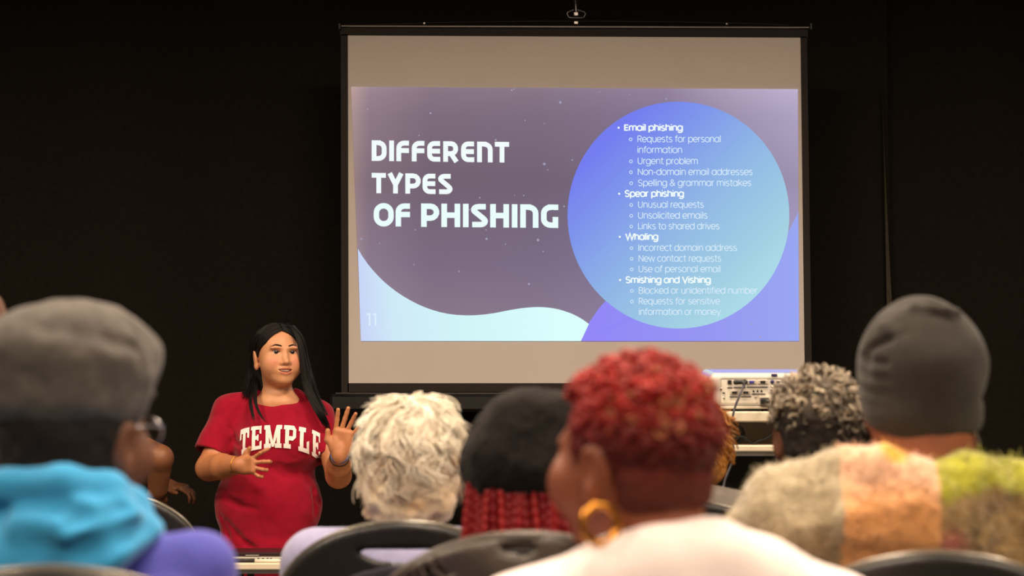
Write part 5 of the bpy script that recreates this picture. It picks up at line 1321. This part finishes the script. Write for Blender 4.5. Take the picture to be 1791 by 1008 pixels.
for a in np.radians([10, 70, 130, 190, 250, 310]): hv.path([(.0 + .02 * math.cos(a), -.01 + .02 * math.sin(a), .163), (.07 * math.cos(a), -.02 + .085 * math.sin(a), .146), (.104 * math.cos(a), -.02 + .13 * math.sin(a), .1)], .0022, .006, '-')
hv.path([(.06, -.13, .06), (.02, -.155, .045), (-.02, -.15, .03)], .005, .014, '-'); hv.path([(.1, -.03, .1), (.085, -.1, .12), (.03, -.13, .13)], .006, .02, '-')
hv.noise(.005, 18, 5); hv.noise(.002, 50, 6)
V, F = hv.mesh(); V = relax(V, F, 1); mesh_obj('flat_cap', V, F, M['cap_wool'], P['root'])
hl = lambda x, y, z: P['hc'] + P['s'] * (P['R'] @ np.array([x, y, z]))
hv = head_vol(P, .005, .17); hv.ell((0, -.02, -.0), (.082, .094, .082), 0); hv.ell((0, -.05, -.06), (.066, .05, .05), .03); hv.ell((0, .105, -.02), (.09, .09, .12), .01, '-')
for s in (-1, 1): hv.ell((s * .09, -.0, -.03), (.03, .028, .04), .006, '-'); hv.ell((s * .08, .05, -.06), (.04, .05, .05), .01, '-')
hv.noise(.003, 60, 4); V, F = hv.mesh(); mesh_obj('hair', V, F, M['hair_dark'], P['root'])
fm = mat('spectacle_frame', lin(150, 146, 148), .25, metal=.8); gl = empty('spectacles', P['root'].location * 0); bpy.data.objects.remove(gl)
m = MB()
for s in (-1, 1): m.tube([hl(s * .079, -.02, -.004), hl(s * .0805, -.0, .002), hl(s * .074, .06, .004), hl(s * .066, .1, .003)], .0022, 6)
m.tube([hl(-.012, .112, .004), hl(0, .116, .007), hl(.012, .112, .004)], .0018, 6)
for s in (-1, 1):
    pts = [hl(s * .038 + .026 * math.cos(a), .106 - .12 * (s * .026 * math.cos(a)) * s, -.004 + .019 * math.sin(a)) for a in np.linspace(0, 2 * math.pi, 25)]; m.tube(pts, .0022, 6, cap=False)
m.build('spectacles', fm, P['root'], True)
# the bunched hood
hd = Vol(axis_of((at(-140, 900, 2.5)[0], at(330, 900, 2.5)[0], .005)), axis_of((2.36, 2.78, .006)), axis_of((at(0, 1040, 2.45)[2], at(0, 790, 2.45)[2], .005)))
A = lambda px, py, y: at(px, py + 14, y)
hd.ell(A(95, 945, 2.53), (.138, .085, .075), 0); hd.ell(A(60, 985, 2.5), (.13, .07, .07), .03)
hd.path([A(-110, 850, 2.52), A(0, 838, 2.47), A(110, 835, 2.46), A(190, 845, 2.49), A(232, 872, 2.54), A(246, 905, 2.6)], [.022, .02, .02, .02, .02, .02], .02)
hd.path([A(246, 905, 2.6), A(258, 915, 2.66), A(220, 900, 2.74)], [.02, .02, .02], .02)
hd.path([A(40, 905, 2.45), A(140, 905, 2.44), A(205, 902, 2.47), A(246, 917, 2.53)], [.02, .026, .026, .02], .02)
hd.path([A(130, 985, 2.45), A(192, 955, 2.46), A(246, 932, 2.52)], [.024, .026, .02], .02)
hd.cap(A(150, 740, 2.62), A(140, 900, 2.62), .066, .068, .012, '-')
hd.path([A(-60, 858, 2.435), A(20, 852, 2.425), A(90, 862, 2.418), A(135, 878, 2.42)], [.016, .016, .018, .012], .010, '-')
hd.path([A(155, 870, 2.42), A(185, 880, 2.42), A(218, 873, 2.455)], [.013, .018, .011], .010, '-')
hd.path([A(120, 902, 2.415), A(150, 885, 2.42)], [.010, .014], .01, '-')
hd.path([A(95, 985, 2.42), A(150, 955, 2.415), A(210, 925, 2.425), A(270, 905, 2.49)], [.018, .02, .018, .012], .012, '-')
hd.noise(.004, 16, 5); hd.below(A(205, 992, 2.5), np.array([.7, 0, -.75]), .01)
V, F = hd.mesh(); V = relax(V, F, 2); mesh_obj('hood', V, F, M['hood'], P['root'])
chair_at(90, 2.30, 0, 'arched chair behind the blue hood in the bottom left corner', 1.026)

# ---- further people at the left
P = seated('person cut by the left edge behind the flat cap', (-68, 590), 3.5, hyaw=-10, w=.18, sh=1.07, neckz=1.13, skin=M['skin_tan'], top=M['black_cloth'])
hv = head_vol(P, .007, .15); hv.ell((0, -.018, .02), (.083, .1, .088), 0); hv.ell((0, .105, -.03), (.08, .075, .1), .01, '-'); hv.ell((0, 0, -.1), (.12, .12, .05), .01, '-'); hv.noise(.004, 60, 3)
V, F = hv.mesh(); mesh_obj('hair', V, F, mat('brown_hair', lin(92, 58, 34), .6, .3, 120, .4, 200), P['root'])
chair_at(-68, 3.2, 0, 'arched chair just outside the left edge')
chair_at(178, 5.13, 0, 'empty arched chair between the blue hood and the presenter')

# ---- seated listener in black beside the presenter, bare forearms
YL = 7.3
lb = np.array([at(212, 880, YL)[0], YL, 0.])
ls = empty('person', lb, 'person in black seated beside the presenter with bare forearms crossed', 'person')
hc2 = at(192, 668, YL); RL = rot(z=-72)
v = Vol(axis_of((lb[0] - .25, lb[0] + .65, .006)), axis_of((YL - .3, YL + .3, .006)), axis_of((.06, .6, .02), (.6, hc2[2] + .13, .0055)))
v.frame(hc2, RL); head_sdf(v, neck=at(200, 735, YL), neck_r=.056); v.frame()
v.ell(at(208, 800, YL), (.1, .13, .16), .04); v.ell((lb[0], YL, .6), (.12, .14, .12), .05)
v.cap(at(205, 765, YL - .17), at(280, 802, YL - .22), .05, .047, .02); v.cap(at(280, 802, YL - .22), at(276, 856, YL - .16), .046, .036, .012)
hand_sdf(v, at(276, 858, YL - .16), (-.3, .3, -.9), (-.6, .7, .2), 1, .9, curl=(30, 30, 30, 30))
v.cap(at(205, 770, YL + .17), at(262, 850, YL + .12), .045, .04, .02); v.cap(at(262, 850, YL + .12), at(292, 850, YL - .06), .04, .028, .01)
hand_sdf(v, at(291, 849, YL - .07), (.85, -.25, -.12), (.0, .1, -1), -1, .86, curl=(38, 40, 42, 40))
v.cap((lb[0], YL - .09, .56), (lb[0] + .43, YL - .1, .57), .06, .05, .02); v.cap((lb[0], YL + .09, .56), (lb[0] + .43, YL + .1, .57), .06, .05, .02)
for s in (-1, 1): v.cap((lb[0] + .43, YL + s * .1, .56), (lb[0] + .45, YL + s * .1, .08), .05, .035, .01)
V, F = v.mesh(); mesh_obj('body', V, F, M['skin_tan'], ls); eyes(ls, hc2, RL, 1., (.05, .025, .012))
v = Vol.uni((lb[0] - .22, YL - .3, .5), (lb[0] + .25, YL + .3, hc2[2] - .1), .008)
v.ell(at(205, 800, YL), (.12, .165, .19), 0); v.ell((lb[0], YL, .62), (.15, .17, .14), .05); v.cap(at(205, 765, YL - .16), at(205, 765, YL + .16), .06, .06, .04)
for s in (-1, 1): v.cap(at(205, 768, YL + s * .17), at(238, 786, YL + s * .2), .062, .06, .03)
v.below((0, 0, .55), (0, 0, -1)); V, F = v.mesh(); mesh_obj('t_shirt', V, F, M['black_cloth'], ls)
v = Vol.uni((lb[0] - .22, YL - .28, .05), (lb[0] + .62, YL + .28, .76), .014); v.ell((lb[0], YL, .56), (.16, .18, .1), 0)
zk = at(0, 905, YL)[2]
for s in (-1, 1): v.cap((lb[0], YL + s * .09, .585), (lb[0] + .32, YL + s * .1, .705 if s < 0 else .70), .088, .075, .03); v.cap((lb[0] + .32, YL + s * .1, .70), (lb[0] + .44, YL + s * .1, .1), .075, .055, .02)
v.below((0, 0, .09), (0, 0, -1)); V, F = v.mesh(); V = relax(V, F, 2); mesh_obj('trousers', V, F, M['black_cloth'], ls)
for s in (-1, 1):
    c = np.array([lb[0] + .46, YL + s * .1, 0]); q = Vol.uni(c + np.array([-.13, -.09, -.01]), c + np.array([.22, .09, .16]), .012); q.cap(c + np.array([-.03, 0, .05]), c + np.array([.12, 0, .04]), .046, .04, 0); q.cap(c + np.array([-.03, 0, .05]), c + np.array([-.03, 0, .1]), .043, .043, .02); q.below((0, 0, .003), (0, 0, -1)); V, F = q.mesh(); mesh_obj('shoe', V, F, M['shoe'], ls)
hv = Vol.uni(hc2 - .15, hc2 + .15, .007); hv.frame(hc2, RL); hv.ell((0, -.018, .02), (.082, .1, .087), 0); hv.ell((0, .105, -.03), (.08, .075, .1), .01, '-'); hv.ell((0, 0, -.1), (.12, .12, .05), .01, '-'); V, F = hv.mesh(); mesh_obj('hair', V, F, M['hair_dark'], ls)
chair(lb[0] - .2, YL, -90, 'arched chair of the listener in black beside the presenter')
